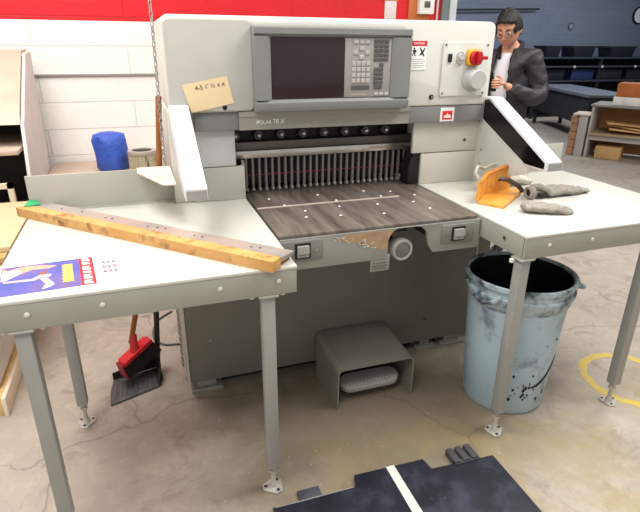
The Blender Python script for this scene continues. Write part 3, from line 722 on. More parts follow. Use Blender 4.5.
# red cap: long tilted block; bristles below
pa, pb = V((-.203, 2.30, .110)), V((-.060, 2.385, .180))
d = (pb-pa).normalized(); side_ = V((d.y, -d.x, 0)).normalized(); upv = d.cross(side_).normalized()
if upv.z < 0: upv = -upv
def bar(pa, pb, w_, h_, dz, name, m, parent, nb=.004, flare=0):
    q = MB(); vs = []
    for p_ in (pa, pb):
        for sx_, sz_ in ((-1, -1), (1, -1), (1, 1), (-1, 1)):
            k = 1+(flare if sz_ < 0 else 0)
            vs.append(q.bm.verts.new(p_+side_*w_/2*sx_*k+upv*(dz+h_/2*sz_)+d*(flare*.06*(1 if p_ == pb else -1) if sz_ < 0 else 0)))
    fs = [q.bm.faces.new([vs[i] for i in f]) for f in ((0, 1, 2, 3), (4, 7, 6, 5), (0, 4, 5, 1), (1, 5, 6, 2), (2, 6, 7, 3), (3, 7, 4, 0))]
    bmesh.ops.recalc_face_normals(q.bm, faces=fs)
    if nb: bmesh.ops.bevel(q.bm, geom=list(q.bm.edges), offset=nb, segments=2, affect='EDGES')
    return q.build(name, m, parent)
bar(pa, pb, .052, .022, .01, 'brush_head', RED, bm_)
bar(pa+d*.01, pb-d*.01, .060, .004, .024, 'head_rim', mat('red_rim', (226, 60, 66), .3), bm_, nb=.001)
bar(pa, pb, .05, .07, -.037, 'bristles', mat('bristle_black', (24, 18, 20), .9, var=.3, scale=80, stretch=(1, 1, .1)), bm_, nb=0, flare=.18)
q = MB(); q.poly([pa+side_*.028+upv*.02, pa-side_*.028+upv*.02, pa-side_*.036-upv*.06-d*.014, pa+side_*.036-upv*.06-d*.014], -d*.006); q.build('end_guard', mat('red_dark', (150, 24, 40), .5), bm_)
MB().tube([pa.lerp(pb, .5)+upv*.02, (-.135, 2.356, .245)], [.022, .015], seg=14).build('socket', RED, bm_)
dp = root('dustpan', (-.13, 2.28, 0), 'black dustpan with a long black handle on the floor behind the left side table', 'dustpan')
q = MB()
q.prism([(-.262, 2.150), (-.045, 2.235), (-.028, 2.30), (-.04, 2.40), (-.255, 2.345), (-.266, 2.25)], 'z', .004, .011, .002)
q.build('pan', mat('pan_dark', (62, 62, 64), .5, col2=(92, 92, 92), scale=30), dp)
q = MB(); q.poly([(-.045, 2.232, .011), (-.028, 2.30, .011), (-.04, 2.40, .011), (-.045, 2.40, .075), (-.03, 2.30, .085), (-.05, 2.235, .03)], V((.006, 0, 0)))
q.poly([(-.04, 2.40, .011), (-.255, 2.345, .011), (-.255, 2.345, .05), (-.04, 2.40, .08)], V((0, .006, 0)))
q.build('pan_wall', BKP, dp)
q = MB()
for k in range(9):
    f = k/8; q.prism([(-.245+f*.18, 2.19+f*.06), (-.238+f*.18, 2.19+f*.06), (-.238+f*.18, 2.30+f*.05), (-.245+f*.18, 2.30+f*.05)], 'z', .0112, .015)
q.build('pan_rib', mat('rib_grey', (92, 92, 90), .5), dp)
MB().tube([(-.041, 2.385, .03), (-.018, 2.43, .298), (.03, 2.47, .86)], .0135, seg=14).build('handle', BKP, dp)
# chain hanging at the machine's left side
chn = MB(); z = 3.69; i = 0
CH = mat('chain_zinc', (168, 164, 156), .35, metal=.5)
while z > .03:
    c_ = V((.080+.021*min(1, max(0, (z-.3)/1.3)), 2.32, z)); ang = PI/2*(i % 2)+.5
    ax = V((math.cos(ang), math.sin(ang), 0)); pts = []
    for k in range(10):
        a = 2*PI*k/10; pts.append(c_+ax*.006*math.cos(a)+V((0, 0, 1))*.0115*math.sin(a))
    chn.tube(pts, .0025, seg=4, closed=True); z -= .0185; i += 1
chn.build('hanging_chain', CH, label='long thin steel chain hanging down the left side of the cutting machine', cat='chain')
q = MB()
pts = [V((.085, 2.6, .006)), V((.0, 2.62, .007)), V((-.05, 2.72, .007)), V((-.02, 2.9, .007)), V((.07, 3.0, .007))]
def spl(pts, n=8):
    out = []; P_ = [pts[0]]+pts+[pts[-1]]
    for i in range(1, len(P_)-2):
        for k in range(n):
            t = k/n; a, b, c, e = P_[i-1], P_[i], P_[i+1], P_[i+2]
            out.append(.5*((2*b)+(c-a)*t+(2*a-5*b+4*c-e)*t*t+(-a+3*b-3*c+e)*t**3))
    return out+[pts[-1]]
q.tube(spl(pts), .006, seg=8); q.build('power_cord', mat('cord_grey', (92, 88, 82), .5), label='thin grey cord looped on the floor beside the left of the machine', cat='cord')

# ------------------------------------------------------------------ black mat in front
mt = root('floor_mat', (.8, 1.2, 0), 'black board with a white strip lying on the floor in front of the machine', 'mat')
MATM = mat('mat_black', (34, 35, 46), .4, var=.2, scale=8, stain=(9, (68, 70, 84), .5, .75), wear=(30, (92, 94, 106), .64, .76))
out = [(.30, 1.355), (.618, 1.352), (.634, 1.404), (.926, 1.394), (.934, 1.338), (1.206, 1.324), (1.20, .80), (.30, .82)]
MB().prism(out, 'z', .0005, .018, .0015, seg=1).build('board', MATM, mt)
MB().prism([(.766, 1.400), (.800, 1.399), (.794, .81), (.758, .81)], 'z', .0181, .0195).build('white_strip', mat('strip_white', (222, 222, 214), .5, var=.03), mt)
MB().box(.402, .487, 1.356, 1.402, .0005, .014, .002).build('tab', mat('tab_dark', (72, 72, 82), .5, var=.2), mt)
q = MB()
for k in range(3): q.box(1.030+k*.04, 1.058+k*.04, 1.322, 1.398, .004, .034, .003)
q.box(1.03, 1.14, 1.318, 1.34, .0185, .026)
q.build('rubber_bracket', mat('rubber_grey', (70, 68, 70), .7, var=.15), mt)
MB().poly([(.31, 1.352, .0182), (.61, 1.350, .0182), (.61, 1.3465, .0182), (.31, 1.3485, .0182)], V((0, 0, .0006))).build('worn_edge', mat('worn_pale', (150, 150, 150), .5), mt)
# yellow ring painted on the floor
q = MB(); cx, cy = 2.20, 1.565
N_ = 72; ro, ri = .235, .192
va = []; vb = []; vc = []
ringv = []
for k in range(N_):
    a = 2*PI*k/N_; c_, s_ = math.cos(a), math.sin(a)
    w1 = random.uniform(-.006, .004); w2 = random.uniform(-.004, .006)
    ringv.append([q.bm.verts.new((cx+(ri+w2)*c_, cy+(ri+w2)*s_, 0)), q.bm.verts.new((cx+(ro+w1)*c_, cy+(ro+w1)*s_, 0)), q.bm.verts.new((cx+(ro+w1)*c_, cy+(ro+w1)*s_, .0012)), q.bm.verts.new((cx+(ri+w2)*c_, cy+(ri+w2)*s_, .0012))])
for k in range(N_):
    A, B = ringv[k], ringv[(k+1) % N_]
    for j in range(4): q.bm.faces.new((A[j], A[(j+1) % 4], B[(j+1) % 4], B[j]))
bmesh.ops.recalc_face_normals(q.bm, faces=q.bm.faces[:])
q.build('floor_marking', mat('ring_yellow', (206, 180, 72), .6, var=.06, stain=(24, (186, 166, 120), .46, .62)), label='worn yellow ring painted on the concrete floor at the right', cat='floor marking')
# dark scuffs painted/dirt lines
# ------------------------------------------------------------------ left background
# sloping cabinet
cb = root('sloping_cabinet', (-1.0, 3.8, 0), 'white wooden desk cabinet with sloping top and open shelves at the left wall', 'cabinet')
CW = mat('cabinet_white', (206, 198, 192), .6, var=.03, stain=(3, (206, 190, 178), .5, .75))
CWT = mat('cabinet_top', (192, 172, 152), .55, var=.04, stain=(4, (172, 148, 126), .5, .75))
sp = [(3.43, 0), (3.47, .72), (3.60, 1.085), (3.68, 1.14), (4.12, 1.478), (4.33, 1.486), (4.24, .70), (4.24, 0)]
MB().prism(sp, 'x', -.663, -.643, .002).build('side_panel', CW, cb)
MB().prism(sp, 'x', -1.75, -1.71, .002).build('side_panel', CW, cb)
MB().prism([(3.60, 1.088), (3.66, 1.15), (4.11, 1.495), (4.33, 1.50), (4.33, 1.487), (4.12, 1.479), (3.68, 1.141), (3.62, 1.088)], 'x', -1.75, -.665, .001).build('sloping_top', CWT, cb)
MB().box(-1.71, -.682, 4.2, 4.24, 0, 1.46).build('back_panel', BLK, cb)
for z_ in (.03, .45, .93): MB().box(-1.71, -.682, 3.47, 4.2, z_, z_+.025, .002).build('shelf', CWT, cb)
# a framed drawer lower down
q = MB(); q.box(-1.5, -.74, 3.44, 3.47, .74, .77).box(-1.5, -.74, 3.44, 3.47, .50, .53).box(-.77, -.74, 3.44, 3.47, .50, .77).box(-1.5, -.77, 3.44, 3.46, .60, .64)
q.box(-1.5, -.74, 3.48, 4.0, .477, .50)
q.build('drawer_frame', mat('drawer_cream', (232, 218, 188), .55), cb)
q = MB(); q.prism([(3.70, 1.186), (4.08, 1.477), (4.08, 1.487), (3.70, 1.196)], 'x', -.86, -.80, .001)
q.build('straightedge', mat('straight_grey', (150, 142, 134), .4, metal=.3), label='grey straightedge lying on the sloping top of the white cabinet', cat='ruler')
# bench behind
bq = root('low_bench', (.3, 4.1, 0), 'low beige bench along the white block wall behind the left side table', 'bench')
MB().box(-.638, 1.9, 3.72, 4.46, .65, .68, .004).build('bench_top', mat('bench_pink', (184, 164, 148), .6, var=.04, stain=(6, (176, 152, 134), .55, .75)), bq)
for x_ in (-.6, 1.84):
    for y_ in (3.78, 4.38): MB().box(x_, x_+.05, y_, y_+.05, 0, .65).build('leg', CWT, bq)
# moulding on wall: dark joint
MB().box(-.70, 2.6, 4.484, 4.4995, 1.312, 1.326, .002).build('trim_3', mat('groove_grey', (146, 140, 134), .6), kind='structure')
# blue bag
q = MB()
q.lathe((-.20, 4.12, 0), [(.10, .682), (.113, .70), (.117, .80), (.118, .89), (.108, .93), (.06, .945)], seg=64, dent=lambda a, z: 1+.035*math.sin(5*a+z*40)+.02*math.sin(z*110+3*a))
for v in q.bm.verts:
    if v.co.z > .80: v.co.x -= (v.co.z-.80)*.04
q.build('blue_bag', mat('bag_blue', (42, 78, 172), .55, col2=(58, 98, 198), bump=.6, bscale=22), label='blue crumpled cloth wrapped bundle on the low bench', cat='bag', angle=70)
# tin with fibres
tn = root('fibre_tin', (.005, 3.95, .68), 'round brush of pale fibres with a dark hollow top, beside the blue bundle', 'brush')
q = MB(); q.lathe((.012, 3.95, 0), [(.088, .681), (.094, .73), (.097, .815), (.075, .815), (.072, .69), (.001, .688)], seg=72, dent=lambda a, z: 1+.035*math.sin(24*a))
q.build('fibres', mat('fibre_grey', (152, 144, 120), .9, col2=(196, 188, 160), scale=30, stretch=(1, 1, .12), stain=(30, (70, 64, 50), .55, .68)), tn, angle=20)
q = MB(); q.lathe((.012, 3.95, 0), [(.10, .812), (.102, .824), (.098, .838), (.070, .838), (.070, .812)], seg=48, closed=True); q.build('rim', mat('tin_rim', (178, 170, 158), .4, metal=.3), tn)
q = MB(); q.lathe((.012, 3.95, 0), [(.0705, .77), (.0705, .8305)], seg=40); q.build('hollow', BLK, tn)
# stack at left with carton on top, on a pallet
pl = root('pallet', (-1.1, 2.7, 0), 'wooden pallet with raised edge on the floor at the left', 'pallet')
PW = mat('pallet_wood', (206, 172, 110), .7, col2=(226, 198, 142), scale=6, stretch=(1, 5, 1))
q = MB(); q.box(-1.5, -.705, 2.24, 3.1, .075, .092, .002); q.build('deck', PW, pl)
for y_ in (2.24, 2.62, 3.02): MB().box(-1.5, -.705, y_, y_+.08, .0, .075, .002).build('bearer', PW, pl)
MB().box(-.705, -.688, 2.225, 3.1, .0, .095, .002).build('edge_strip', mat('pallet_edge', (228, 214, 186), .6), pl)
q = MB(); q.box(-1.45, -.712, 2.30, 3.02, .0935, .62, .03, seg=3)
for v in q.bm.verts: v.co.x += .01*math.sin(v.co.z*30+v.co.y*9)
q.build('wrapped_stack', mat('wrap_white', (226, 220, 214), .35, bump=.3, bscale=10), label='white wrapped paper stack standing on the pallet at the left', cat='paper stack', angle=60)
q = MB(); q.box(-1.4, -.60, 2.50, 3.28, .675, .70, .002); q.mi = 1; q.box(-1.4, -.615, 2.43, 3.24, .6225, .6745, .002)
q.build('carton_sheet', [mat('carton_tan', (214, 188, 148), .8, var=.03), CRD], label='flat tan carton lying on top of the white wrapped stack', cat='carton')

# ------------------------------------------------------------------ things on the red wall
q = MB(); q.box(2.268, 2.330, WY-.012, WY-.001, 1.76, 2.3, .003); no1 = q.build('wall_notice', mat('notice_grey', (222, 214, 212), .5), label='narrow pale sign hanging on the red wall above the console', cat='sign')
q = MB(); q.box(2.13, 2.24, WY-.008, WY-.001, 1.72, 1.915, .002); no = q.build('wall_notice', mat('notice_white', (226, 212, 212), .5), label='white paper notice with orange top edge on the red wall', cat='notice')
MB().box(2.115, 2.255, WY-.014, WY-.0085, 1.90, 1.925, .002).build('top_edge', mat('orange_edge', (232, 148, 84), .5), no)
bpy.data.objects.remove(no1)
q = MB(); q.box(2.355, 2.56, WY-.02, WY-.001, 1.755, 2.15, .003); q.build('backing_board', mat('board_orange', (206, 116, 62), .6), label='orange wooden board fixed to the red wall behind the control box', cat='board')
th = root('control_box', (2.48, 4.46, 1.8), 'white control box with small dark display on the orange wall board', 'control box')
MB().box(2.43, 2.575, WY-.075, WY-.021, 1.80, 2.05, .006).build('case', mat('case_white', (234, 234, 228), .4), th)
MB().box(2.475, 2.530, WY-.079, WY-.0755, 1.85, 1.90, .001).build('display', KYD, th)
q = MB(); q.tube([(2.64, WY-.012, 0.9), (2.64, WY-.012, 3.6)], .010, seg=10); q.build('wall_conduit', mat('conduit_white', (214, 206, 204), .4), label='thin pale conduit running up the right end of the red wall', cat='pipe')

# ------------------------------------------------------------------ far room
# low carton shelf at the right
DX, DY = 0, 0
fs_ = root('packing_bench', (6.9, 5.9, 0), 'low grey shelf unit with an open front and slanting cardboard sheets inside', 'shelf unit')
FG = mat('shelf_grey', (176, 170, 164), .6, var=.04)
FGT = mat('shelf_top', (140, 134, 128), .6, var=.04)
# its own axes: front runs from A towards the camera's right
A = V((6.32, 6.13, 0)); ud = V((.55, -.83, 0)).normalized(); vd = V((.83, .55, 0))
Ms = Matrix(((ud.x, vd.x, 0, A.x), (ud.y, vd.y, 0, A.y), (0, 0, 1, 0), (0, 0, 0, 1)))
MB().box(-.02, 1.5, -.02, .62, .74, .77, .004, M=Ms).build('worktop', FGT, fs_)
MB().box(0, .03, 0, .6, 0, .74, .003, M=Ms).build('side_panel', FG, fs_)
MB().box(1.44, 1.47, 0, .6, 0, .74, .003, M=Ms).build('side_panel', FG, fs_)
MB().box(.031, 1.439, .58, .6, .02, .74, M=Ms).build('back_panel', mat('back_tan', (176, 122, 66), .7, var=.05), fs_)
MB().box(.031, 1.439, -.05, .579, .34, .37, .003, M=Ms).build('shelf', mat('shelf_tan', (164, 142, 112), .7), fs_)
MB().box(.031, 1.439, .02, .04, .26, .339, M=Ms).build('rail', FG, fs_)
for k, (z_, a_, o_) in enumerate(((.40, 6, -.1), (.44, -5, -.08), (.485, 9, -.16))):
    Mk = Ms @ Matrix.Translation((.75+o_, .25, z_)) @ Matrix.Rotation(math.radians(a_*2), 4, 'Z') @ Matrix.Rotation(math.radians(4), 4, 'Y')
    MB().box(-.42, .42, -.2, .2, 0, .022, .002, M=Mk).build('cardboard_sheet', mat('sheet_tan%d' % k, ((198, 156, 98), (214, 176, 120), (186, 146, 96))[k], .7), label=('lowest of the slanted tan cardboard sheets on the grey shelf unit', 'middle tan cardboard sheet on the grey shelf unit', 'uppermost tan cardboard sheet on the grey shelf unit')[k], cat='cardboard', group='cardboard sheets on the shelf unit')
MB().box(.14, .48, .03, .36, .002, .18, .006, M=Ms).build('small_carton', CRD, label='small brown cardboard box on the floor under the grey shelf unit', cat='box')
MB().box(.24, 1.3, .05, .5, .772, .885, .005, M=Ms).build('white_carton', mat('white_carton_m', (226, 222, 214), .6), label='flat white box on the worktop of the grey shelf unit', cat='box')
MB().box(.26, 1.28, .07, .48, .8865, 1.07, .005, M=Ms).build('brown_carton', mat('brown_carton_m', (176, 100, 44), .7, var=.08, scale=9), label='orange brown box stacked on the flat white box', cat='box')
# bundle stack at its left
stq = root('bundle_stack', (6.15, 6.2, 0), 'tall narrow stack of brown bundles next to the grey shelf unit', 'bundle stack')
Mk = Ms @ Matrix.Translation((-.21, .05, 0))
for k in range(5): MB().box(-.06+.01*(k % 2), .055, 0, .34, .005+k*.115, .115+k*.115, .006, M=Mk).build('bundle', mat('bundle_brown', (170, 130, 100), .8), stq)
pn = root('upright_panel', (6.3, 6.1, 0), 'pale grey upright panel with paper sheets on top, left of the shelf unit', 'panel')
Mk = Ms @ Matrix.Translation((-.145, .0, 0))
MB().box(0, .115, 0, .38, 0, .60, .003, M=Mk).build('panel', FG, pn)
MB().box(-.09, .14, -.03, .36, .601, .625, .003, M=Mk).build('top_sheet', mat('sheet_pale', (206, 190, 170), .6), pn)
# long grey table running diagonally
gt = root('long_table', (8.0, 8.0, 0), 'long dark table with grey top behind the standing person', 'table')
ta, tb = V((8.42, 9.45, 0)), V((7.45, 6.9, 0)); dd = (tb-ta).normalized(); nn = V((-dd.y, dd.x, 0))
Mt = Matrix(((dd.x, -nn.x, 0, ta.x), (dd.y, -nn.y, 0, ta.y), (0, 0, 1, 0), (0, 0, 0, 1)))
LT_ = (tb-ta).length
DRK = mat('dark_frame', (20, 21, 26), .7, var=.2)
MB().box(-.0, LT_, -.45, .35, .76, .80, .004, M=Mt).build('top', mat('long_top', (92, 96, 108), .5), gt)
MB().box(.05, LT_-.05, -.40, .3, .30, .76, M=Mt).build('body', DRK, gt)
for a_ in (.1, LT_-.2):
    for b_ in (-.35, .2): MB().box(a_, a_+.06, b_, b_+.06, 0, .30, M=Mt).build('leg', DRK, gt)
# dark rack with tubs against far wall
rk = root('dark_rack', (9.6, 10.3, 0), 'long black rack along the grey blue back wall', 'rack')
RX0, RX1 = 6.6, 13.4
for z_ in (.45, .79, 1.10, 1.285): MB().box(RX0, RX1, 9.95, 10.75, z_, z_+.035, .003).build('shelf', mat('rack_edge', (50, 53, 64), .5), rk)
for x_ in (6.6, 8.5, 10.24, 11.95, 13.34):
    MB().box(x_, x_+.06, 9.96, 10.02, 0, 1.285).build('post', DRK, rk); MB().box(x_, x_+.06, 10.68, 10.74, 0, 1.285).build('post', DRK, rk)
MB().box(RX0+.06, RX1, 10.70, 10.73, .05, 1.28).build('back_panel', DRK, rk)
def tub(x, z, w_, h_, y, name, m, label, group):
    q = MB(); q.prism([(x-w_*.42, z), (x+w_*.42, z), (x+w_*.5, z+h_-.04), (x+w_*.56, z+h_-.04), (x+w_*.56, z+h_), (x-w_*.56, z+h_), (x-w_*.56, z+h_-.04), (x-w_*.5, z+h_-.04)], 'y', y, y+.4, .004)
    return q.build(name, m, label=label, cat='tub', group=group)
TB = mat('tub_black', (24, 26, 36), .5, var=.1)
tubs = ['leftmost', 'second', 'third', 'fourth']
for i, x_ in enumerate((8.98, 9.85, 11.0, 12.3)):
    tub(x_, 1.322, (.40, .62, .74, .6)[i], .235, 10.1, 'dark_tub', TB,
        ('black flared tub just right of the person, on the upper shelf of the black rack', 'black flared tub on the upper shelf, between the person and the widest tub', 'widest black flared tub on the upper shelf of the black rack', 'black flared tub under the round clock')[i], 'tubs on the dark rack')
for i, x_ in enumerate((9.0, 9.85, 10.7, 11.5, 12.4)):
    m = mat('bin_dark_blue', (30, 42, 84), .5) if i == 1 else TB
    q = MB(); q.box(x_-.32, x_+.32, 10.02, 10.5, .826, 1.06, .01); q.build('storage_box', m, label=('dark box on the middle rack shelf beside the person', 'dark blue storage box with pale edges on the middle rack shelf', 'dark box right of the blue box on the rack', 'dark box on the rack behind the orange brown box', 'dark box at the right end of the middle rack shelf')[i], cat='box', group='boxes on the middle rack shelf')
for i, x_ in enumerate((8.3, 9.5, 10.3, 11.3)):
    q = MB(); q.lathe((x_, 0, 1.117), [(.03, 9.93), (.03, 9.949)], axis='y', seg=12); q.build('rack_cap', mat('cap_pale', (190, 180, 170), .4), rk)
# clock and wall marks
ck = root('wall_clock', (12.05, 10.85, 2.2), 'round wall clock on the grey blue wall at the right edge', 'clock')
q = MB(); q.lathe((12.12, 0, 2.27), [(.20, 10.898), (.20, 10.86), (.18, 10.855)], axis='y', seg=36); q.build('rim', BLK, ck)
q = MB(); q.lathe((12.12, 0, 2.27), [(.17, 10.856), (.17, 10.852)], axis='y', seg=36); q.build('face', mat('clock_face', (225, 228, 228), .5), ck)
q = MB(); q.box(12.113, 12.127, 10.848, 10.852, 2.27, 2.40).box(12.12, 12.21, 10.848, 10.852, 2.263, 2.277); q.build('hand', BLK, ck)
q = MB(); q.lathe((10.08, 0, 1.99), [(.085, 10.899), (.085, 10.885)], axis='y', seg=24); q.mi = 1
q.lathe((10.08, 0, 1.99), [(.06, 10.886), (.06, 10.882)], axis='y', seg=24); q.build('wall_plate', [KYD, mat('plate_blue', (128, 136, 150), .5)], label='small round fixture on the grey blue back wall above the rack', cat='fixture')
q = MB(); q.box(8.24, 8.40, 10.82, 10.899, 1.80, 2.0, .01).box(8.27, 8.30, 10.80, 10.83, 1.78, 2.08).box(8.34, 8.37, 10.80, 10.83, 1.7, 1.95); q.build('electric_box', mat('elec_grey', (160, 166, 176), .5), label='small grey electrical box with pipes on the wall beside the person', cat='electrical box')
# pipes near the doorway
q = MB(); q.tube([(6.78, 10.85, 0), (6.78, 10.85, 3.65)], .045, seg=12).tube([(6.2, 10.80, 2.24), (9.0, 10.80, 2.33)], .02, seg=8); q.build('wall_pipe', mat('pipe_black', (30, 32, 40), .5), label='dark vertical pipe on the back wall left of the person', cat='pipe')
q = MB(); q.box(6.42, 6.62, 10.86, 10.899, 2.25, 2.5, .01); q.build('alarm_box', RED, label='small red box high on the back wall near the doorway', cat='alarm')
q = MB(); q.box(5.55, 6.1, 10.5, 10.85, 1.2, 2.05, .02); q.build('wall_cabinet', DRK, label='dark box against the back wall just past the doorway', cat='cabinet')

# ------------------------------------------------------------------ person
def skin(verts, edges, radii, sub=2, rootv=0):
    me = bpy.data.meshes.new('s'); me.from_pydata([tuple(v) for v in verts], edges, []); o = bpy.data.objects.new('s', me); COL.objects.link(o)
    m = o.modifiers.new('k', 'SKIN'); m.use_smooth_shade = True
    for i, r in enumerate(radii):
        sv = me.skin_vertices[0].data[i]; sv.radius = r if isinstance(r, tuple) else (r, r); sv.use_root = (i == rootv)
    if sub: s_ = o.modifiers.new('d', 'SUBSURF'); s_.levels = sub
    bpy.context.view_layer.update()
    out = bpy.data.meshes.new_from_object(o.evaluated_get(bpy.context.evaluated_depsgraph_get()))
    bpy.data.objects.remove(o)
    return out
PX, PY = 2.56, 3.30
fa = math.radians(212)
FW = V((math.cos(fa), math.sin(fa), 0)); LF = V((-FW.y, FW.x, 0))
KS = .985
def W(f, l, z): return V((PX, PY, 0))+FW*f*KS+LF*l*KS+V((0, 0, z*KS))
per = root('person', (PX, PY, 0), 'person with short dark hair and glasses in a black bomber jacket looking at a phone', 'person')
SK = mat('skin_tone', (206, 150, 124), .5, var=.03)
# body (one surface): torso, neck, arms, legs, fingers, head
FK = .78
def flat(me, k=FK):
    """squash a trunk front to back (positions were widened by 1/k beforehand)"""
    for v in me.vertices:
        d = v.co-V((PX, PY, 0)); f_ = d.dot(FW); v.co -= FW*f_*(1-k)
    return me
def WF(f, l, z): return W(f/FK, l, z)
bv = [WF(0, 0, .95), WF(.0, 0, 1.12), WF(.0, 0, 1.34), WF(-.01, 0, 1.525), WF(.02, 0, 1.585), WF(.055, 0, 1.635)]
be = [(0, 1), (1, 2), (2, 3), (3, 4), (4, 5)]; brd = [.10, .095, .095, .045, .045, .048]
def limb(start, pts, rs):
    i = start
    for p, r in zip(pts, rs): bv.append(p); brd.append(r); be.append((i, len(bv)-1)); i = len(bv)-1
    return i
HL = W(.30, .075, 1.335); HR = W(.30, -.055, 1.325)
limb(3, [WF(-.01, .17, 1.49), WF(-.02, .235, 1.25), WF(.13, .21, 1.235), WF(.27, .085, 1.325)], [.048, .042, .036, .024])
limb(3, [WF(-.01, -.17, 1.49), WF(-.01, -.235, 1.25), WF(.13, -.20, 1.235), WF(.27, -.065, 1.315)], [.048, .042, .036, .024])
for s_ in (1, -1): limb(0, [WF(0, .09*s_, .86), WF(.015, .10*s_, .48), WF(-.015, .105*s_, .12), WF(.0, .108*s_, .06)], [.085, .055, .036, .026])
me_b = flat(skin(bv, be, brd, 2))
def hand(cn, sgn):
    """palm, four curled fingers and a thumb around the phone; sgn +1 left hand"""
    vs = [cn-FW*.03, cn, cn+FW*.035]; es = [(0, 1), (1, 2)]; rs = [(.024, .018), (.036, .017), (.038, .015)]
    m = [skin(vs, es, rs, 1)]
    for k in range(4):
        o_ = cn+FW*.035+V((0, 0, 1))*(.024-k*.016)-LF*.0
        ln = (.9, 1.0, .95, .78)[k]
        p1 = o_+FW*.026*ln-LF*sgn*.002; p2 = p1+FW*.016*ln-LF*sgn*.020; p3 = p2-FW*.006-LF*sgn*.018*ln
        m.append(skin([o_-FW*.012, p1, p2, p3], [(0, 1), (1, 2), (2, 3)], [.009, .0085, .008, .0065], 1))
    o_ = cn+FW*.002+V((0, 0, .022)); m.append(skin([o_, o_+V((0, 0, .022))+FW*.014-LF*sgn*.012, o_+V((0, 0, .026))+FW*.036-LF*sgn*.022], [(0, 1), (1, 2)], [.012, .010, .008], 1))
    return m
hands = hand(HL, 1)+hand(HR, -1)
# head: sculpted sphere, tilted down
hq = MB()
tilt = math.radians(30)
HF = (FW*math.cos(tilt)-V((0, 0, 1))*math.sin(tilt)).normalized(); HU = (V((0, 0, 1))*math.cos(tilt)+FW*math.sin(tilt)).normalized()
HC = W(.085, 0, 1.68)
MH = Matrix((( HF.x, LF.x, HU.x, HC.x), (HF.y, LF.y, HU.y, HC.y), (HF.z, LF.z, HU.z, HC.z), (0, 0, 0, 1)))
r_ = bmesh.ops.create_uvsphere(hq.bm, u_segments=32, v_segments=24, radius=1)
for v in r_['verts']:
    x, y, z = v.co
    X, Y, Z = x*.098, y*.077, z*.118
    if z < 0:                                 # jaw narrows, chin forward
        k = -z; Y *= 1-.30*k**1.5; X = X*(1-.25*k) + .022*k
        if x < 0: X *= 1-.35*k
    if x > .75: X -= (x-.75)*.05              # flatter face
    e = math.exp(-(((y*.077)/.012)**2))       # nose
    if x > 0: X += .024*e*math.exp(-((Z+.018)/.018)**2)+.008*e*math.exp(-((Z-.006)/.02)**2)
    for sy in (-1, 1):                        # eye sockets, cheeks
        if x > 0:
            X -= .010*math.exp(-(((Y-sy*.032)/.017)**2+((Z-.014)/.012)**2))
            X += .004*math.exp(-(((Y-sy*.036)/.018)**2+((Z+.022)/.018)**2))
    if x > 0: X += .005*math.exp(-((Y/.026)**2+((Z+.052)/.008)**2)); X += .006*math.exp(-((Y/.02)**2+((Z+.09)/.014)**2))
    v.co = MH @ V((X, Y, Z))
for sy in (-1, 1):
    hq.ball(MH @ V((-.004, sy*.076, -.004)), (.006, .016, .028), 12, M=Matrix((HF, LF, HU)).transposed() @ Matrix.Rotation(sy*1.2, 3, 'Z'))
hq.mi = 1
for sy in (-1, 1): hq.ball(MH @ V((.078, sy*.032, .010)), (.010, .0135, .006), 12, M=Matrix((HF, LF, HU)).transposed())
hq.mi = 2
for sy in (-1, 1):
    hq.ball(MH @ V((.0865, sy*.031, .009)), (.0035, .006, .005), 10, M=Matrix((HF, LF, HU)).transposed())
    pts = [MH @ V((.088-.02*abs(t), sy*(.014+t*.034), .032+.006*math.sin(t*PI))) for t in (0, .25, .5, .75, 1)]
    hq.tube(pts, [.003, .0045, .0045, .004, .002], seg=8)
hq.mi = 3; hq.tube([MH @ V((.090-.012*abs(t), t*.024, -.054-.002*abs(t))) for t in (-1, -.5, 0, .5, 1)], [.002, .005, .006, .005, .002], seg=8)
hq.mi = 0
for me in [me_b]+hands: hq.add_mesh(me)
hq.build('body', [SK, mat('eye_white', (220, 214, 208), .3), mat('eye_dark', (24, 18, 16), .4), mat('lips', (176, 104, 92), .5)], per, angle=80)
# hair: cap with parted top
hr = MB(); r_ = bmesh.ops.create_uvsphere(hr.bm, u_segments=40, v_segments=28, radius=1)
dele = []
for v in r_['verts']:
    x, y, z = v.co
    hl = .66+.05*math.sin(y*5+1)+.03*math.sin(y*17) if x > .3 else (.62-(.3-x)*1.45 if x > -.5 else -.55)
    if abs(y) > .75 and x > -.1: hl = min(hl, .05)
    if z < hl-.12: dele.append(v)
    X, Y, Z = x*.110, y*.087, z*.134
    if z < 0: X *= 1-.1*(-z); Y *= 1-.22*(-z)
    n = .004*math.sin(y*26+x*9)+.003*math.sin(x*31-y*14)
    Z += .012*math.exp(-((y+.25)/.5)**2)*(1 if x > 0 else .4)+n
    if x > .5: X += .010
    v.co = MH @ V((X, Y, Z))
bmesh.ops.delete(hr.bm, geom=dele, context='VERTS')
bmesh.ops.recalc_face_normals(hr.bm, faces=hr.bm.faces[:])
hair = hr.build('hair', mat('hair_black', (12, 11, 12), .6, var=.3, scale=50, bump=.3, bscale=120), per, angle=80)
sm = hair.modifiers.new('thickness', 'SOLIDIFY'); sm.thickness = .010; sm.offset = -1
# glasses
gl = MB()
for sy in (-1, 1):
    gl.tube([MH @ V((.099-.004*abs(math.cos(a)), sy*(.033+.024*math.cos(a)), .006+.017*math.sin(a))) for a in [2*PI*k/16 for k in range(16)]], .0026, seg=6, closed=True)
    gl.tube([MH @ V((.095, sy*.057, .010)), MH @ V((.05, sy*.079, .008)), MH @ V((-.005, sy*.082, .004))], .0018, seg=6)
gl.tube([MH @ V((.098, -.010, .010)), MH @ V((.104, 0, .012)), MH @ V((.098, .010, .010))], .0016, seg=6)
gl.build('glasses', mat('glasses_metal', (110, 84, 70), .4, metal=.3), per)
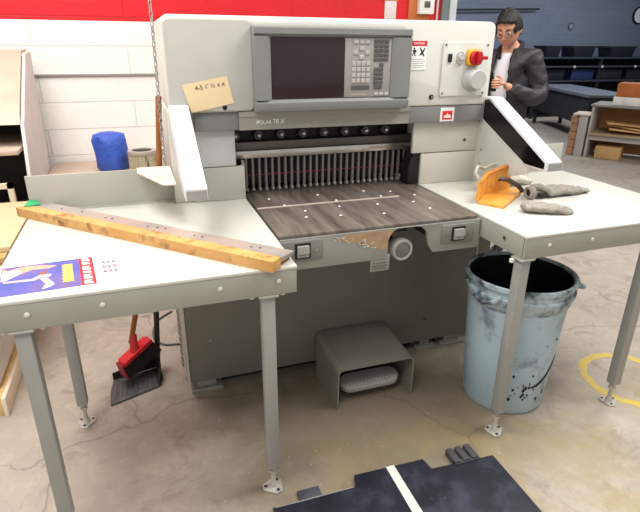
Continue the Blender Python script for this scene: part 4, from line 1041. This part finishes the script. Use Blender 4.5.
# phone (held, a thing of its own)
Mph = Matrix(((FW.x, LF.x, 0, 0), (FW.y, LF.y, 0, 0), (0, 0, 1, 0), (0, 0, 0, 1)))
pc = (HL+HR)/2+FW*.055+V((0, 0, .012))
MT = Matrix.Translation(pc) @ Mph @ Matrix.Rotation(math.radians(38), 4, 'Y')
q = MB(); q.box(-.004, .004, -.036, .036, -.072, .072, .003, M=MT); q.build('smartphone', GLS, label='black smartphone held in both hands by the standing person', cat='phone')
# shirt
sv = [WF(0, 0, .93), WF(.0, 0, 1.12), WF(.005, 0, 1.34), WF(-.005, 0, 1.50), WF(.015, 0, 1.555)]
me_s = flat(skin(sv, [(0, 1), (1, 2), (2, 3), (3, 4)], [.135, .13, .145, .112, .078], 2))
MB().add_mesh(me_s).build('shirt', mat('shirt_white', (222, 222, 226), .8, bump=.3, bscale=20), per, angle=80)
# trousers
tv = [W(0, 0, 1.0), W(0, .085, .86), W(.015, .10, .48), W(-.012, .105, .09), W(0, -.085, .86), W(.015, -.10, .48), W(-.012, -.105, .09)]
me_t = skin(tv, [(0, 1), (1, 2), (2, 3), (0, 4), (4, 5), (5, 6)], [.14, .105, .082, .068, .105, .082, .068], 2)
MB().add_mesh(me_t).build('trousers', mat('trouser_navy', (24, 34, 62), .8, var=.1), per, angle=80)
for s_ in (1, -1):
    q = MB(); q.add_mesh(skin([W(-.07, .11*s_, .045), W(.04, .115*s_, .045), W(.16, .13*s_, .036)], [(0, 1), (1, 2)], [(.042, .04), (.045, .042), (.040, .03)], 2))
    for v in q.bm.verts: v.co.z = max(v.co.z, .001)
    q.build('shoe', BKP, per, angle=80)
# jacket: torso + sleeves, open in front
jv = [WF(-.005, 0, .96), WF(-.005, 0, 1.12), WF(.0, 0, 1.34), WF(-.02, 0, 1.50), WF(-.015, .16, 1.49), WF(-.025, .245, 1.25), WF(.12, .225, 1.235), WF(.245, .115, 1.310),
      WF(-.015, -.16, 1.49), WF(-.015, -.245, 1.25), WF(.12, -.21, 1.235), WF(.245, -.09, 1.30), WF(-.02, 0, 1.555)]
je = [(0, 1), (1, 2), (2, 3), (3, 4), (4, 5), (5, 6), (6, 7), (3, 8), (8, 9), (9, 10), (10, 11), (3, 12)]
jr = [.165, .175, .178, .12, .082, .068, .060, .040, .082, .068, .060, .040, .098]
me_j = flat(skin(jv, je, jr, 3))
jq = MB().add_mesh(me_j)
O_ = V((PX, PY, 0))
for sg in (-1, 1):                     # the two lapel lines, slanting with height
    pco = O_+LF*(-.012+sg*.075)+V((0, 0, 1.0)); sl = (V((0, 0, 1))-LF*sg*.04); pno = sl.cross(FW)
    bmesh.ops.bisect_plane(jq.bm, geom=jq.bm.verts[:]+jq.bm.edges[:]+jq.bm.faces[:], plane_co=pco, plane_no=pno, dist=1e-5)
for z_ in (1.0, 1.535): bmesh.ops.bisect_plane(jq.bm, geom=jq.bm.verts[:]+jq.bm.edges[:]+jq.bm.faces[:], plane_co=V((0, 0, z_)), plane_no=V((0, 0, 1)), dist=1e-5)
dl = []
for f in jq.bm.faces:
    c = f.calc_center_median()-V((PX, PY, 0)); ff = c.dot(FW); l_ = c.dot(LF)
    wd = .075-(c.z-1.0)*.04
    if ff > .04 and abs(l_+.012) < wd and c.z > 1.0 and ff < .2: dl.append(f)
    elif c.z > 1.535 and abs(l_) < .055 and ff > .01: dl.append(f)
bmesh.ops.delete(jq.bm, geom=dl, context='FACES')
for v in jq.bm.verts:
    c = v.co-V((PX, PY, 0)); v.co += V((0, 0, 1))*0+LF*(.003*math.sin(c.z*95+c.dot(FW)*40))+FW*(.003*math.sin(c.z*70+c.dot(LF)*60))
bmesh.ops.recalc_face_normals(jq.bm, faces=jq.bm.faces[:])
jk = jq.build('jacket', mat('jacket_black', (38, 36, 40), .55, var=.12, scale=9, bump=.4, bscale=24), per, angle=80)
sm = jk.modifiers.new('thickness', 'SOLIDIFY'); sm.thickness = .006; sm.offset = 0
q = MB(); q.tube([W(.085, .045, 1.49), W(.03, .075, 1.545), W(-.04, .062, 1.585), W(-.06, 0, 1.60), W(-.04, -.062, 1.585), W(.03, -.075, 1.545), W(.085, -.045, 1.49)], [.012, .018, .021, .022, .021, .018, .012], seg=10)
q.build('collar', mat('jacket_rib', (34, 33, 37), .8, var=.2, scale=60), per)

# ------------------------------------------------------------------ light
def area(name, loc, sx, sy, power, col=(1, 1, 1), rot=(0, 0, 0)):
    l = bpy.data.lights.new(name, 'AREA'); l.shape = 'RECTANGLE'; l.size = sx; l.size_y = sy; l.energy = power; l.color = col
    o = bpy.data.objects.new(name, l); COL.objects.link(o); o.location = loc; o.rotation_euler = rot; return o
area('overhead_light', (-.8, 2.6, 3.6), 1.2, 2.6, 100, (1, .985, .96))
area('overhead_light', (2.6, 1.2, 3.6), 2.0, 1.0, 85, (1, .985, .96))
area('overhead_light', (-1.2, .0, 3.6), 2.4, 1.0, 70, (1, .985, .96))
area('overhead_light', (4.6, 2.6, 3.6), 2.4, .6, 60, (1, .99, .97))
area('overhead_light', (9.5, 8.3, 3.6), 3.0, .6, 90, (.82, .89, 1))
area('overhead_light', (5.2, 8.6, 3.6), 1.2, .6, 110, (.82, .89, 1))  # added to brighten the left of the far wall, no known fixture
wd = bpy.data.worlds.new('World'); SC.world = wd; wd.use_nodes = True
wd.node_tree.nodes['Background'].inputs[0].default_value = (1, .99, .97, 1)
wd.node_tree.nodes['Background'].inputs[1].default_value = .55

# ------------------------------------------------------------------ camera
cam = bpy.data.cameras.new('Camera'); co = bpy.data.objects.new('Camera', cam); COL.objects.link(co)
cam.sensor_width = 36; cam.lens = 520/640*36; cam.clip_start = .05; cam.clip_end = 60
yaw, pitch, roll = [math.radians(a) for a in (19.143, 22.177, .479)]
f = V((math.sin(yaw)*math.cos(pitch), math.cos(yaw)*math.cos(pitch), -math.sin(pitch))); r = V((math.cos(yaw), -math.sin(yaw), 0)); u_ = r.cross(f)
c, s = math.cos(roll), math.sin(roll)
r2, u2 = r*c+u_*s, u_*c-r*s
co.matrix_world = Matrix(((r2.x, u2.x, -f.x, 0), (r2.y, u2.y, -f.y, 0), (r2.z, u2.z, -f.z, 1.55), (0, 0, 0, 1)))
SC.camera = co
for o in bpy.data.objects:
    if '_o' in o: del o['_o']
SC.view_settings.view_transform = 'Standard'; SC.view_settings.look = 'None'
SC.view_settings.gamma = 1; SC.view_settings.use_curve_mapping = False
SC.view_settings.exposure = .35
